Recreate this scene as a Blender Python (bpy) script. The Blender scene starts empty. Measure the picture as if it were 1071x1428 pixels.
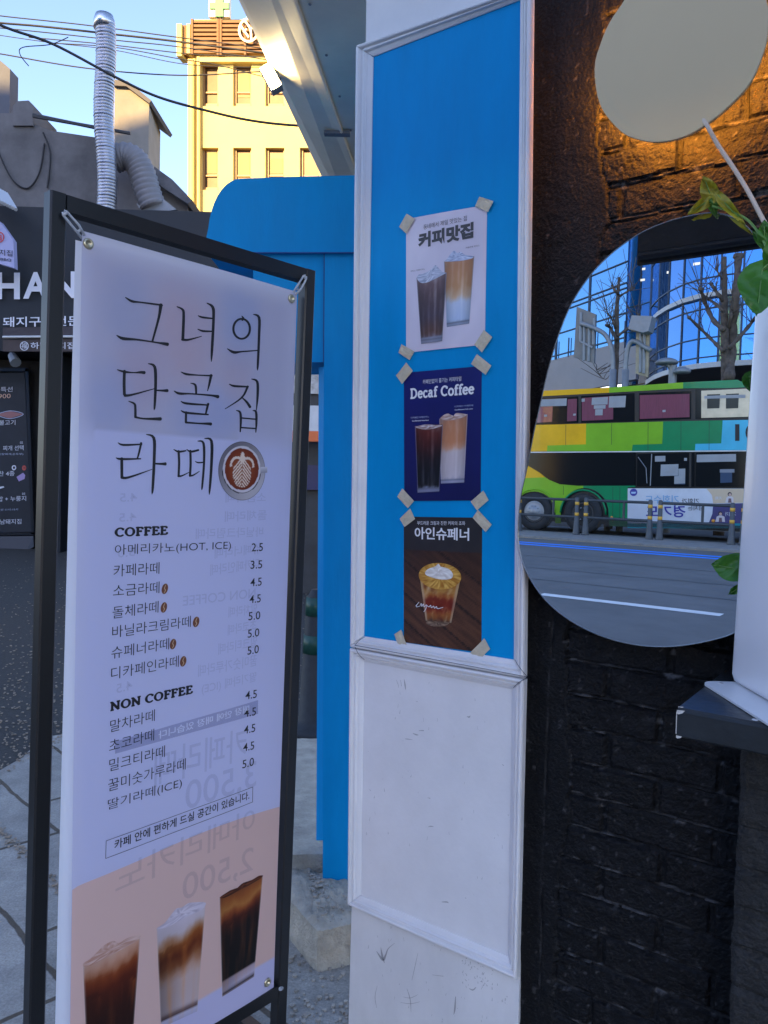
import bpy, math, random
import numpy as np
from mathutils import Vector as V, noise as MN
rnd = random.Random(7)
SC = bpy.context.scene
COL = SC.collection
# ------------------------------------------------------------------ camera
PW, PH, F = 1071.0, 1428.0, 1079.0
CAMZ, PITCH, ROLL = 1.40, math.radians(2.2), math.radians(1.6)
fw = V((0, math.cos(PITCH), -math.sin(PITCH)))
rt0, up0 = V((1, 0, 0)), V((0, math.sin(PITCH), math.cos(PITCH)))
# the horizon runs down to the right: the camera is turned counter-clockwise
rt = rt0 * math.cos(ROLL) + up0 * math.sin(ROLL)
up = up0 * math.cos(ROLL) - rt0 * math.sin(ROLL)
cam = bpy.data.cameras.new('camera')
cam.sensor_fit = 'VERTICAL'; cam.sensor_height = 24.0; cam.sensor_width = 24.0
cam.lens = F / PH * 24.0
cam.clip_start = 0.02; cam.clip_end = 3000
camo = bpy.data.objects.new('camera', cam); COL.objects.link(camo)
camo.matrix_world = __import__('mathutils').Matrix((
    (rt.x, up.x, -fw.x, 0), (rt.y, up.y, -fw.y, 0), (rt.z, up.z, -fw.z, CAMZ), (0, 0, 0, 1)))
SC.camera = camo
EYE = V((0, 0, CAMZ))
def ray(px, py):
    return fw + rt * ((px - PW / 2) / F) - up * ((py - PH / 2) / F)
# street frame: U runs along the facade (towards the near end), N out of it
HV = ray(-950, 631); HV.z = 0; HV.normalize()
U = -HV
N = V((-HV.y, HV.x, 0)) if (-HV.y * 0 + HV.x * -1) > 0 else V((HV.y, -HV.x, 0))
if N.y > 0: N = -N
WC = 1.43                                   # camera to facade board
WM = 0.032                                  # mirror glass in front of the board
def S(u, w, z): return U * u + N * (w - WC) + V((0, 0, z))
def toS(p): return (p.dot(U), p.dot(N) + WC, p.z)
def hit(px, py, p0, n):
    d = ray(px, py); return EYE + d * ((p0 - EYE).dot(n) / d.dot(n))
def onw(px, py, w=0.0): return hit(px, py, S(0, w, 0), N)
def ong(px, py, z=0.0): return hit(px, py, V((0, 0, z)), V((0, 0, 1)))
def ond(px, py, d): return hit(px, py, V((0, d, 0)), V((0, 1, 0)))
def flip(p):
    u, w, z = toS(p); return S(u, 2 * WM - w, z)
def mir(px, py, w): return flip(onw(px, py, 2 * WM - w))      # real place of what the mirror shows
def mirg(px, py, z=0.0): return flip(ong(px, py, z))

# ------------------------------------------------------------------ world, sun, exposure
SUN_EL, SUN_STR, SKY_STR, EXPO = math.radians(21), 4.2, 0.12, 2.04
sun_to = (N * 1.0 + U * 0.10); sun_to.z = 0; sun_to.normalize()
az = math.atan2(sun_to.x, sun_to.y)          # clockwise from +Y
W = bpy.data.worlds.new('World'); SC.world = W; W.use_nodes = True
nt = W.node_tree; bg = nt.nodes['Background']
sky = nt.nodes.new('ShaderNodeTexSky'); sky.sky_type = 'NISHITA'; sky.sun_disc = False
sky.sun_elevation = SUN_EL; sky.sun_rotation = az; sky.air_density = 1.0; sky.dust_density = 0.5; sky.ozone_density = 1.9
tint = nt.nodes.new('ShaderNodeMix'); tint.data_type = 'RGBA'; tint.blend_type = 'MULTIPLY'; tint.inputs['Factor'].default_value = 1; tint.inputs[7].default_value = (1.0, .925, 1.0, 1)
nt.links.new(sky.outputs[0], tint.inputs[6]); nt.links.new(tint.outputs[2], bg.inputs[0]); bg.inputs[1].default_value = SKY_STR
sl = bpy.data.lights.new('sun', 'SUN'); sl.energy = SUN_STR; sl.angle = math.radians(0.5); sl.color = (1.0, 0.64, 0.24)
so = bpy.data.objects.new('sun', sl); COL.objects.link(so)
sd = sun_to * math.cos(SUN_EL) + V((0, 0, math.sin(SUN_EL)))
so.rotation_euler = sd.to_track_quat('Z', 'Y').to_euler(); so.location = (0, 0, 40)
SC.view_settings.view_transform = 'Standard'; SC.view_settings.look = 'None'
SC.view_settings.exposure = EXPO; SC.view_settings.gamma = 1
SC.cycles.use_denoising = True
SC.cycles.max_bounces = 8; SC.cycles.sample_clamp_indirect = 6

# ------------------------------------------------------------------ helpers
def lin(c):
    return tuple((x / 12.92 if x <= 0.04045 else ((x + 0.055) / 1.055) ** 2.4) for x in c)
MATS = {}
def mat(name, base, rough=0.6, metal=0.0, var=0.0, vscale=8.0, bump=0.0, bscale=60.0, emit=None, estr=0.0,
        trans=0.0, coat=0.0, spec=0.5, stretch=(1, 1, 1), spots=0.0, spot_col=(0.05, 0.05, 0.05), spot_scale=30.0, rvar=0.0):
    if name in MATS: return MATS[name]
    m = bpy.data.materials.new(name); m.use_nodes = True; t = m.node_tree; b = t.nodes['Principled BSDF']
    b.inputs['Base Color'].default_value = (*base, 1); b.inputs['Roughness'].default_value = rough
    b.inputs['Metallic'].default_value = metal; b.inputs['Specular IOR Level'].default_value = spec
    b.inputs['Coat Weight'].default_value = coat
    tc = t.nodes.new('ShaderNodeTexCoord'); mp = t.nodes.new('ShaderNodeMapping'); mp.inputs['Scale'].default_value = stretch
    t.links.new(tc.outputs['Object'], mp.inputs[0])
    col = None
    if var > 0:
        n1 = t.nodes.new('ShaderNodeTexNoise'); n1.inputs['Scale'].default_value = vscale; n1.inputs['Detail'].default_value = 8
        n1.inputs['Roughness'].default_value = 0.65
        t.links.new(mp.outputs[0], n1.inputs['Vector'])
        r = t.nodes.new('ShaderNodeMapRange'); r.inputs['From Min'].default_value = 0.3; r.inputs['From Max'].default_value = 0.7
        r.inputs['To Min'].default_value = 1 - var; r.inputs['To Max'].default_value = 1 + var
        t.links.new(n1.outputs['Fac'], r.inputs['Value'])
        mx = t.nodes.new('ShaderNodeMix'); mx.data_type = 'RGBA'; mx.blend_type = 'MULTIPLY'; mx.inputs['Factor'].default_value = 1
        mx.inputs[6].default_value = (*base, 1)
        cmb = t.nodes.new('ShaderNodeCombineColor')
        for i in range(3): t.links.new(r.outputs[0], cmb.inputs[i])
        t.links.new(cmb.outputs[0], mx.inputs[7]); col = mx.outputs[2]
        if rvar > 0:
            r2 = t.nodes.new('ShaderNodeMapRange'); r2.inputs['From Min'].default_value = 0.3; r2.inputs['From Max'].default_value = 0.7
            r2.inputs['To Min'].default_value = max(0.02, rough - rvar); r2.inputs['To Max'].default_value = rough + rvar
            t.links.new(n1.outputs['Fac'], r2.inputs['Value']); t.links.new(r2.outputs[0], b.inputs['Roughness'])
    if spots > 0:
        n2 = t.nodes.new('ShaderNodeTexNoise'); n2.inputs['Scale'].default_value = spot_scale; n2.inputs['Detail'].default_value = 5
        n2.inputs['Roughness'].default_value = 0.75
        t.links.new(mp.outputs[0], n2.inputs['Vector'])
        r = t.nodes.new('ShaderNodeMapRange'); r.inputs['From Min'].default_value = 0.74 - spots * 0.2; r.inputs['From Max'].default_value = 0.80 - spots * 0.2
        t.links.new(n2.outputs['Fac'], r.inputs['Value'])
        mx = t.nodes.new('ShaderNodeMix'); mx.data_type = 'RGBA'
        t.links.new(r.outputs[0], mx.inputs['Factor'])
        if col is not None: t.links.new(col, mx.inputs[6])
        else: mx.inputs[6].default_value = (*base, 1)
        mx.inputs[7].default_value = (*spot_col, 1); col = mx.outputs[2]
    if col is not None: t.links.new(col, b.inputs['Base Color'])
    if bump > 0:
        n3 = t.nodes.new('ShaderNodeTexNoise'); n3.inputs['Scale'].default_value = bscale; n3.inputs['Detail'].default_value = 6
        t.links.new(mp.outputs[0], n3.inputs['Vector'])
        bp = t.nodes.new('ShaderNodeBump'); bp.inputs['Strength'].default_value = bump; bp.inputs['Distance'].default_value = 0.01
        t.links.new(n3.outputs['Fac'], bp.inputs['Height']); t.links.new(bp.outputs[0], b.inputs['Normal'])
    if emit:
        b.inputs['Emission Color'].default_value = (*emit, 1); b.inputs['Emission Strength'].default_value = estr
    if trans > 0:
        out = t.nodes['Material Output']; tr = t.nodes.new('ShaderNodeBsdfTranslucent'); ms = t.nodes.new('ShaderNodeMixShader')
        tr.inputs[0].default_value = (*base, 1)
        if col is not None: t.links.new(col, tr.inputs[0])
        ms.inputs[0].default_value = trans
        t.links.new(b.outputs[0], ms.inputs[1]); t.links.new(tr.outputs[0], ms.inputs[2]); t.links.new(ms.outputs[0], out.inputs[0])
    MATS[name] = m; return m
def vmat(name, rough=0.6, trans=0.0, spec=0.4, coat=0.0):
    if name in MATS: return MATS[name]
    m = mat(name, (1, 1, 1), rough, trans=trans, spec=spec, coat=coat); t = m.node_tree
    at = t.nodes.new('ShaderNodeVertexColor'); at.layer_name = 'print'
    t.links.new(at.outputs[0], t.nodes['Principled BSDF'].inputs['Base Color'])
    for n in t.nodes:
        if n.type == 'BSDF_TRANSLUCENT': t.links.new(at.outputs[0], n.inputs[0])
    return m
def ink_mat(name, base, alpha):
    if name in MATS: return MATS[name]
    m = bpy.data.materials.new(name); m.use_nodes = True; t = m.node_tree
    out = t.nodes['Material Output']; d = t.nodes['Principled BSDF']; d.inputs['Base Color'].default_value = (*base, 1); d.inputs['Roughness'].default_value = .7
    tr = t.nodes.new('ShaderNodeBsdfTransparent'); ms = t.nodes.new('ShaderNodeMixShader'); ms.inputs[0].default_value = alpha
    t.links.new(tr.outputs[0], ms.inputs[1]); t.links.new(d.outputs[0], ms.inputs[2]); t.links.new(ms.outputs[0], out.inputs[0])
    MATS[name] = m; return m
ORG = {}
def tag(o, label=None, cat=None, group=None, kind=None):
    if label: o['label'] = label
    if cat: o['category'] = cat
    if group: o['group'] = group
    if kind: o['kind'] = kind
    return o
def thing(name, loc, label, cat, group=None):
    o = bpy.data.objects.new(name, None); o.empty_display_size = 0.1; COL.objects.link(o)
    o.location = loc; ORG[o.name] = V(loc); return tag(o, label, cat, group)
class MB:
    def __init__(s): s.v = []; s.f = []; s.c = None
    def add(s, vs, fs):
        k = len(s.v); s.v += [V(p) for p in vs]; s.f += [tuple(i + k for i in f) for f in fs]; return s
    def quad(s, a, b, c, d): return s.add([a, b, c, d], [(0, 1, 2, 3)])
    def box(s, o, x, y, z):            # o corner, three edge vectors
        p = [o, o + x, o + x + y, o + y]; q = [a + z for a in p]
        return s.add(p + q, [(0, 3, 2, 1), (4, 5, 6, 7), (0, 1, 5, 4), (1, 2, 6, 5), (2, 3, 7, 6), (3, 0, 4, 7)])
    def sbox(s, u0, u1, w0, w1, z0, z1): return s.box(S(u0, w0, z0), U * (u1 - u0), N * (w1 - w0), V((0, 0, z1 - z0)))
    def prism(s, pts, off):            # polygon pushed along off
        n = len(pts); q = [p + off for p in pts]
        return s.add(list(pts) + q, [tuple(range(n)), tuple(reversed(range(n, 2 * n)))] + [(i, (i + n), (i + 1) % n + n, (i + 1) % n) for i in range(n)])
    def tube(s, pts, r, n=8, caps=True):
        pts = [V(p) for p in pts]; rs = r if isinstance(r, (list, tuple)) else [r] * len(pts); vs = []; fs = []; a = None
        for i, p in enumerate(pts):
            d = (pts[min(i + 1, len(pts) - 1)] - pts[max(i - 1, 0)]).normalized()
            if a is None:
                a = d.orthogonal().normalized()
            a = (a - d * a.dot(d)).normalized(); b = d.cross(a)
            for k in range(n):
                t = 2 * math.pi * k / n; vs.append(p + (a * math.cos(t) + b * math.sin(t)) * rs[i])
        for i in range(len(pts) - 1):
            for k in range(n):
                fs.append((i * n + k, i * n + (k + 1) % n, (i + 1) * n + (k + 1) % n, (i + 1) * n + k))
        if caps: fs += [tuple(reversed(range(n))), tuple(range((len(pts) - 1) * n, len(pts) * n))]
        return s.add(vs, fs)
    def lathe(s, c, prof, n=24, ax=V((0, 0, 1))):    # prof: (radius, height)
        ax = ax.normalized(); a = ax.orthogonal().normalized(); b = ax.cross(a); vs = []; fs = []
        for r, h in prof:
            for k in range(n):
                t = 2 * math.pi * k / n; vs.append(c + ax * h + (a * math.cos(t) + b * math.sin(t)) * r)
        for i in range(len(prof) - 1):
            for k in range(n): fs.append((i * n + k, i * n + (k + 1) % n, (i + 1) * n + (k + 1) % n, (i + 1) * n + k))
        fs += [tuple(reversed(range(n))), tuple(range((len(prof) - 1) * n, len(prof) * n))]
        return s.add(vs, fs)
    def build(s, name, m, parent=None, smooth=False, colors=None):
        me = bpy.data.meshes.new(name); org = ORG[parent.name] if parent else V((0, 0, 0))
        if not parent and s.v:
            org = sum(s.v, V((0, 0, 0))) / len(s.v)
            org.z = min(p.z for p in s.v)
        me.from_pydata([tuple(p - org) for p in s.v], [], s.f)
        if colors is not None:
            ca = me.color_attributes.new('print', 'FLOAT_COLOR', 'POINT')
            ca.data.foreach_set('color', np.array([(*lin(c), 1) for c in colors], dtype=np.float32).ravel())
        me.materials.append(m)
        if smooth: me.polygons.foreach_set('use_smooth', [True] * len(me.polygons))
        me.update()
        o = bpy.data.objects.new(name, me); COL.objects.link(o)
        if parent: o.parent = parent
        else: o.location = org
        ORG[o.name] = org
        return o
def crv(pts, n=6, closed=False):
    """smooth curve through points (Catmull-Rom)"""
    P = [V(p) for p in pts]; out = []; L = len(P)
    for i in range(L if closed else L - 1):
        a = P[(i - 1) % L] if closed or i > 0 else P[0]; b = P[i]; c = P[(i + 1) % L]
        d = P[(i + 2) % L] if closed or i + 2 < L else P[-1]
        for k in range(n):
            t = k / n
            out.append(0.5 * ((2 * b) + (c - a) * t + (2 * a - 5 * b + 4 * c - d) * t * t + (3 * b - a - 3 * c + d) * t ** 3))
    if not closed: out.append(P[-1])
    return out
def Zm(ox, oy, sc): return lambda x, y: (ox + x / sc, oy + y / sc)

# text -> flat outline
_tc = bpy.data.curves.new('text_tmp', 'FONT'); _to = bpy.data.objects.new('text_tmp', _tc)
_tmp_col = bpy.data.collections.new('tmp'); COL.children.link(_tmp_col); _tmp_col.objects.link(_to)
def text2d(body, weight=0.0):
    _tc.body = body; _tc.offset = weight; _tc.resolution_u = 4
    dg = bpy.context.evaluated_depsgraph_get(); dg.update()
    me = bpy.data.meshes.new_from_object(_to.evaluated_get(dg))
    vs = [(v.co.x, v.co.y) for v in me.vertices]; fs = [tuple(p.vertices) for p in me.polygons]
    bpy.data.meshes.remove(me); return vs, fs
def stroke2d(strokes):
    """pen strokes of (x, y, width) points -> flat quads; smooth ends"""
    vs = []; fs = []
    for st in strokes:
        P = crv([(x, y, w) for x, y, w in st], 4) if len(st) > 2 else [V(p) for p in st]
        k = len(vs)
        for i, p in enumerate(P):
            a = P[max(i - 1, 0)]; b = P[min(i + 1, len(P) - 1)]; d = V((b.x - a.x, b.y - a.y)); d.normalize()
            w = max(p.z, 0.2) / 2
            vs += [(p.x - d.y * w, p.y + d.x * w), (p.x + d.y * w, p.y - d.x * w)]
        for i in range(len(P) - 1): fs.append((k + 2 * i, k + 2 * i + 1, k + 2 * i + 3, k + 2 * i + 2))
        for e, sgn in ((0, -1), (len(P) - 1, 1)):          # round the ends
            p = P[e]
            if p.z > 3 * 0.001:
                a = P[max(e - 1, 0)]; b = P[min(e + 1, len(P) - 1)]; d = V((b.x - a.x, b.y - a.y)); d.normalize(); d = d * sgn
                q = V((-d.y, d.x)); w = p.z / 2; kk = len(vs)
                for j in range(7):
                    t = math.pi * j / 6; vs.append((p.x + (q.x * math.cos(t) + d.x * math.sin(t) * .8) * w, p.y + (q.y * math.cos(t) + d.y * math.sin(t) * .8) * w))
                fs.append(tuple(range(kk, kk + 7)))
    return vs, fs
# serif capitals and small letters drawn with a broad pen, unit cap height
def _arc(cx, cy, rx, ry, a0, a1, n, thick, thin):
    out = []
    for i in range(n + 1):
        a = math.radians(a0 + (a1 - a0) * i / n); out.append((cx + rx * math.cos(a), cy + ry * math.sin(a), thin + (thick - thin) * abs(math.cos(a))))
    return out
def serif(word, T=0.17, t=0.055, sp=0.13):
    G = {
        'C': (0.72, [_arc(.40, .5, .34, .47, 50, 310, 14, T, t), [(.62, .70, .05), (.63, .95, .05)]]),
        'O': (0.82, [_arc(.41, .5, .33, .47, 0, 360, 20, T, t)]),
        'F': (0.62, [[(.18, 0, T), (.18, 1, T)], [(.02, .03, t), (.36, .03, t)], [(.02, .97, t), (.58, .97, t)], [(.2, .52, t), (.44, .52, t)], [(.57, .99, .05), (.57, .74, .05)], [(.44, .64, .05), (.44, .4, .05)]]),
        'E': (0.66, [[(.18, 0, T), (.18, 1, T)], [(.02, .03, t), (.6, .03, t)], [(.02, .97, t), (.58, .97, t)], [(.2, .52, t), (.44, .52, t)], [(.57, .99, .05), (.57, .74, .05)], [(.44, .64, .05), (.44, .4, .05)], [(.6, .0, .05), (.62, .27, .05)]]),
        'N': (0.84, [[(.16, 0, t), (.16, 1, t)], [(.12, .97, T), (.68, .05, T)], [(.68, .0, t), (.68, 1, t)], [(.02, .03, t), (.3, .03, t)], [(.54, .97, t), (.82, .97, t)], [(.0, .97, t), (.14, .97, t)]]),
        'D': (0.84, [[(.18, 0, T), (.18, 1, T)], [(.02, .03, t), (.4, .03, t)], [(.02, .97, t), (.4, .97, t)], _arc(.36, .5, .36, .47, -90, 90, 12, T, t)]),
        'e': (0.54, [_arc(.27, .34, .22, .33, 5, 320, 16, T * .85, t), [(.07, .37, t), (.49, .37, t)]]),
        'c': (0.50, [_arc(.27, .34, .22, .33, 45, 320, 14, T * .85, t), [(.4, .56, .1), (.42, .57, .1)]]),
        'a': (0.54, [[(.08, .56, .08), (.2, .67, t), (.34, .62, .12), (.37, .45, T * .8), (.37, .1, T * .8), (.45, .02, t), (.52, .05, t)], _arc(.21, .2, .15, .19, 60, 330, 12, T * .7, t)]),
        'f': (0.38, [[(.17, 0, T * .85), (.17, .8, T * .85), (.22, .95, .12), (.34, 1.0, t), (.42, .92, .09)], [(.02, .65, t), (.36, .65, t)], [(.02, .02, t), (.34, .02, t)]]),
        'o': (0.58, [_arc(.29, .34, .23, .33, 0, 360, 18, T * .85, t)]),
        ' ': (0.30, []),
    }
    x = 0; st = []
    for ch in word:
        w, g = G[ch]; st += [[(a + x, b, c) for a, b, c in s_] for s_ in g]; x += w + sp * .5
    return stroke2d(st)

class Patch:
    """a sheet in space given by four corners; s runs left-right, t bottom-top"""
    def __init__(s, bl, br, tr, tl, bulge=0.0, wav=0.0):
        s.c = (bl, br, tr, tl); s.b = bulge; s.w = wav
        n = (br - bl).cross(tl - bl).normalized()
        if n.dot(EYE - bl) < 0: n = -n
        s.n = n
    def flat(s, a, t):
        bl, br, tr, tl = s.c
        return bl * ((1 - a) * (1 - t)) + br * (a * (1 - t)) + tr * (a * t) + tl * ((1 - a) * t)
    def P(s, a, t, h=0.0):
        k = s.b * (4 * a * (1 - a) - .5) + s.w * (math.sin(a * 9.0 + t * 2.0) * .6 + math.sin(a * 4 + 1.0 - t * 5.0) * .5)
        return s.flat(a, t) + s.n * (h + k)
    def inv(s, px, py):
        p = hit(px, py, s.c[0], s.n); a = t = 0.5
        for _ in range(8):
            q = s.flat(a, t); e = 1e-4
            da = (s.flat(a + e, t) - q) / e; dt = (s.flat(a, t + e) - q) / e; r = p - q
            A, B, C_ = da.dot(da), da.dot(dt), dt.dot(dt); x, y = r.dot(da), r.dot(dt); D = A * C_ - B * B
            a += (C_ * x - B * y) / D; t += (A * y - B * x) / D
        return a, t
    def grid(s, name, m, parent=None, s0=0, s1=1, t0=0, t1=1, ns=2, nt_=2, h=0.0, col=None, smooth=True):
        mb = MB(); cs = []
        for j in range(nt_ + 1):
            for i in range(ns + 1):
                a = s0 + (s1 - s0) * i / ns; t = t0 + (t1 - t0) * j / nt_
                mb.v.append(s.P(a, t, h))
                if col: cs.append(col(a, t))
        for j in range(nt_):
            for i in range(ns):
                k = j * (ns + 1) + i; mb.f.append((k, k + 1, k + ns + 2, k + ns + 1))
        return mb.build(name, m, parent, smooth, cs if col else None)
    def qgrid(s, name, m, parent, quad, col, ns=24, nt_=40, h=0.0):
        """coloured grid filling an image quad TL,TR,BR,BL; col(a,b) with b=1 at the top"""
        q = [s.inv(*p) for p in quad]; mb = MB(); cs = []
        for j in range(nt_ + 1):
            for i in range(ns + 1):
                a = i / ns; b = j / nt_
                x = sum(k * c[0] for k, c in zip(((1 - a) * b, a * b, a * (1 - b), (1 - a) * (1 - b)), q))
                y = sum(k * c[1] for k, c in zip(((1 - a) * b, a * b, a * (1 - b), (1 - a) * (1 - b)), q))
                mb.v.append(s.P(x, y, h)); cs.append(col(a, b))
        for j in range(nt_):
            for i in range(ns):
                k = j * (ns + 1) + i; mb.f.append((k, k + 1, k + ns + 2, k + ns + 1))
        return mb.build(name, m, parent, True, cs)
    def poly(s, name, m, parent, pts, h=0.0):
        return MB().add([s.P(*s.inv(*p), h) for p in pts], [tuple(range(len(pts)))]).build(name, m, parent)
    def shape(s, mb, v2, f2, bl, br, hp, h, mirror=False):
        """fit flat outline to a baseline bl-br with cap height hp pixels"""
        xs = [v[0] for v in v2]; ys = [v[1] for v in v2]; x0, x1, y0, y1 = min(xs), max(xs), min(ys), max(ys)
        A = s.inv(*bl); B = s.inv(*br); C_ = s.inv(bl[0], bl[1] - hp); dt = (C_[0] - A[0], C_[1] - A[1])
        out = []
        for x, y in v2:
            a = (x - x0) / (x1 - x0 + 1e-9); b = (y - y0) / (y1 - y0 + 1e-9)
            if mirror: a = 1 - a
            out.append(s.P(A[0] + (B[0] - A[0]) * a, A[1] + (B[1] - A[1]) * a + dt[1] * b, h))
        mb.add(out, f2)
    def text(s, name, m, parent, body, bl, br, hp, weight=0.0, h=0.001, mirror=False):
        mb = MB(); s.shape(mb, *text2d(body, weight), bl, br, hp, h, mirror); return mb.build(name, m, parent)
    def pen(s, name, m, parent, strokes, zm, h=0.001):
        """pen strokes given in zoomed picture coordinates, laid on the sheet"""
        v2, f2 = stroke2d(strokes)
        return MB().add([s.P(*s.inv(*zm(x, y)), h) for x, y in v2], f2).build(name, m, parent)
def mix(a, b, k): k = max(0, min(1, k)); return tuple(x + (y - x) * k for x, y in zip(a, b))
def ramp(stops, x):
    if x <= stops[0][0]: return stops[0][1]
    for (a, c), (b, d) in zip(stops, stops[1:]):
        if x <= b: return mix(c, d, (x - a) / (b - a + 1e-9))
    return stops[-1][1]
def fbm(x, y, z=0.0, o=4): return MN.fractal(V((x, y, z)), 0.9, 2.1, o)
# ------------------------------------------------------------------ materials
WHITE = mat('white_paint', (.74, .73, .74), .42, var=.07, vscale=5, bump=.06, bscale=90, spots=.14, spot_col=(.25, .24, .24), spot_scale=42)
WSCUFF = mat('scuffed_white_paint', (.70, .69, .69), .5, var=.12, vscale=4, bump=.08, bscale=80, spots=.30, spot_col=(.20, .19, .19), spot_scale=26, stretch=(1, 1, .55))
BLUE = mat('blue_paint', (.0, .270, .61), .5, spec=.12, stretch=(1, 1, .22), rvar=.08, var=.10, vscale=7, bump=.10, bscale=150, spots=.04, spot_col=(.0, .12, .42), spot_scale=60)
BLACKM = mat('black_powder_coat', (.007, .0075, .009), .38, var=.15, vscale=30, bump=.03, bscale=300)
GREYCAN = mat('grey_canopy_paint', (.86, .80, .68), .55, var=.10, vscale=3, bump=.05, bscale=30, spots=.12, spot_col=(.2, .2, .2), spot_scale=14)
SHEET = mat('banner_vinyl', (.51, .53, .80), .55, var=.015, vscale=3, trans=.38)
INK = mat('black_ink', (.008, .008, .012), .5)
GHOST = ink_mat('show_through_ink', (.12, .13, .28), .125)
PRINT = vmat('printed_vinyl', .55, trans=.25)
PAPER = vmat('poster_print', .45)
WHITEINK = mat('white_ink', (.80, .80, .82), .6)
STEEL = mat('galvanised_steel', (.62, .63, .65), .28, metal=1, var=.12, vscale=12, rvar=.1)
GALV = mat('dull_galvanised_pole', (.24, .26, .29), .5, metal=.3, var=.12, vscale=4)
ASPH = mat('asphalt', (.046, .043, .040), .9, var=.40, vscale=45, bump=.8, bscale=170, spots=.30, spot_col=(.16, .15, .14), spot_scale=120)
ROAD = mat('road_asphalt', (.125, .128, .130), .8, var=.22, vscale=.9, bump=.25, bscale=160)
TAPE = mat('masking_tape', (.56, .49, .36), .6, var=.10, vscale=60, bump=.15, bscale=200)

# ------------------------------------------------------------------ ground
def flat(name, pts, m, z, label=None):
    o = MB().add([V((p.x, p.y, z)) for p in pts], [tuple(range(len(pts)))]).build(name, m); o['kind'] = 'structure'
    if label: o['label'] = label
    return o
GW = 400
flat('ground', [V((-GW, -GW, 0)), V((GW, -GW, 0)), V((GW, GW, 0)), V((-GW, GW, 0))], ASPH, -0.004)
WFEN = toS(mirg(905, 754.5, 0))[1]; WBLUE = toS(mirg(885, 771, 0))[1]; WDASH = toS(mirg(878, 845, 0))[1]
WKERB = toS(mirg(885, 760, 0))[1]
flat('road', [S(-90, 2.6, 0), S(60, 2.6, 0), S(60, 45, 0), S(-90, 45, 0)], ROAD, 0.0)
BLUEL = mat('blue_road_paint', (.015, .26, .95), .6, var=.12, vscale=3, spots=.1, spot_col=(.08, .12, .2), spot_scale=9)
WHITEL = mat('white_road_paint', (.75, .75, .74), .6, var=.12, vscale=6, spots=.2, spot_col=(.3, .3, .3), spot_scale=12)
ORL = mat('worn_yellow_road_paint', (.55, .38, .20), .7, var=.25, vscale=6)
mb = MB()
for w in (WBLUE - .1, WBLUE + .48): mb.quad(S(-60, w, .004), S(40, w, .004), S(40, w + .32, .004), S(-60, w + .32, .004))
tag(mb.build('road_marking', BLUEL), 'double blue bus lane line painted along the road', 'road marking', kind='structure')
a = toS(mirg(753, 829, 0)); b = toS(mirg(1001, 861, 0))
L_ = b[0] - a[0]
for k in range(3):
    u0 = a[0] + (k - 1) * (L_ + 5.0)
    o = MB().quad(S(u0, WDASH, .004), S(u0 + L_, WDASH, .004), S(u0 + L_, WDASH + .22, .004), S(u0, WDASH + .22, .004)).build('road_marking', WHITEL)
    tag(o, 'white lane dash painted on the road', 'road marking', 'white lane dashes', 'structure')
o = MB().sbox(-60, 40, WKERB, WFEN + .5, -.02, .05).build('kerb', mat('median_concrete', (.24, .235, .23), .85, var=.2, vscale=5, bump=.3, bscale=60)); tag(o, kind='structure')
tag(MB().quad(S(-60, WKERB - .25, .004), S(40, WKERB - .25, .004), S(40, WKERB - .12, .004), S(-60, WKERB - .12, .004)).build('road_marking', ORL), 'worn yellow edge line along the median kerb', 'road marking', kind='structure')

SEAL = mat('tar_crack_seal', (.055, .057, .06), .6, var=.3, vscale=3)
for k_, (w0, w1, ua, ub_) in enumerate(((WBLUE - 2.6, WBLUE - 2.7, -30, 8), (WDASH + 1.7, WDASH + 1.5, -22, 2), (WBLUE - 4.9, WBLUE - 4.6, -12, -1.5))):
    mb = MB(); n_ = 60
    for i in range(n_ + 1):
        f_ = i / n_; w = w0 + (w1 - w0) * f_ + .10 * fbm(f_ * 14, k_, 2.0); hw = .022 + .012 * fbm(f_ * 30, k_, 5.0); u = ua + (ub_ - ua) * f_
        mb.v += [S(u, w - hw, .0035), S(u, w + hw, .0035)]
    mb.f = [(2 * i, 2 * i + 2, 2 * i + 3, 2 * i + 1) for i in range(n_)]
    tag(mb.build('road_crack', SEAL), 'dark sealed crack line along the road', 'road crack', 'sealed cracks in the road', 'structure')
# near pavement of concrete slabs
CONC = bpy.data.materials.new('concrete_slabs'); CONC.use_nodes = True
t = CONC.node_tree; pb = t.nodes['Principled BSDF']; pb.inputs['Roughness'].default_value = .85
tc = t.nodes.new('ShaderNodeTexCoord')
p1, p2 = ong(0, 1160), ong(75, 1235); ang = math.atan2((p2 - p1).y, (p2 - p1).x)
mp = t.nodes.new('ShaderNodeMapping'); mp.inputs['Rotation'].default_value = (0, 0, -ang)
t.links.new(tc.outputs['Object'], mp.inputs[0])
nz = t.nodes.new('ShaderNodeTexNoise'); nz.inputs['Scale'].default_value = 7; nz.inputs['Detail'].default_value = 6
t.links.new(tc.outputs['Object'], nz.inputs['Vector'])
mad = t.nodes.new('ShaderNodeMix'); mad.data_type = 'VECTOR'; mad.inputs['Factor'].default_value = .025
t.links.new(mp.outputs[0], mad.inputs[4]); t.links.new(nz.outputs['Color'], mad.inputs[5])
br = t.nodes.new('ShaderNodeTexBrick'); br.inputs['Scale'].default_value = 1.0
br.inputs['Brick Width'].default_value = .62; br.inputs['Row Height'].default_value = .34; br.inputs['Mortar Size'].default_value = .010
br.inputs['Mortar Smooth'].default_value = .4; br.inputs['Color1'].default_value = (.285, .265, .235, 1); br.inputs['Color2'].default_value = (.345, .32, .285, 1)
br.inputs['Mortar'].default_value = (.09, .07, .05, 1)
t.links.new(mad.outputs[1], br.inputs['Vector'])
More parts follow.
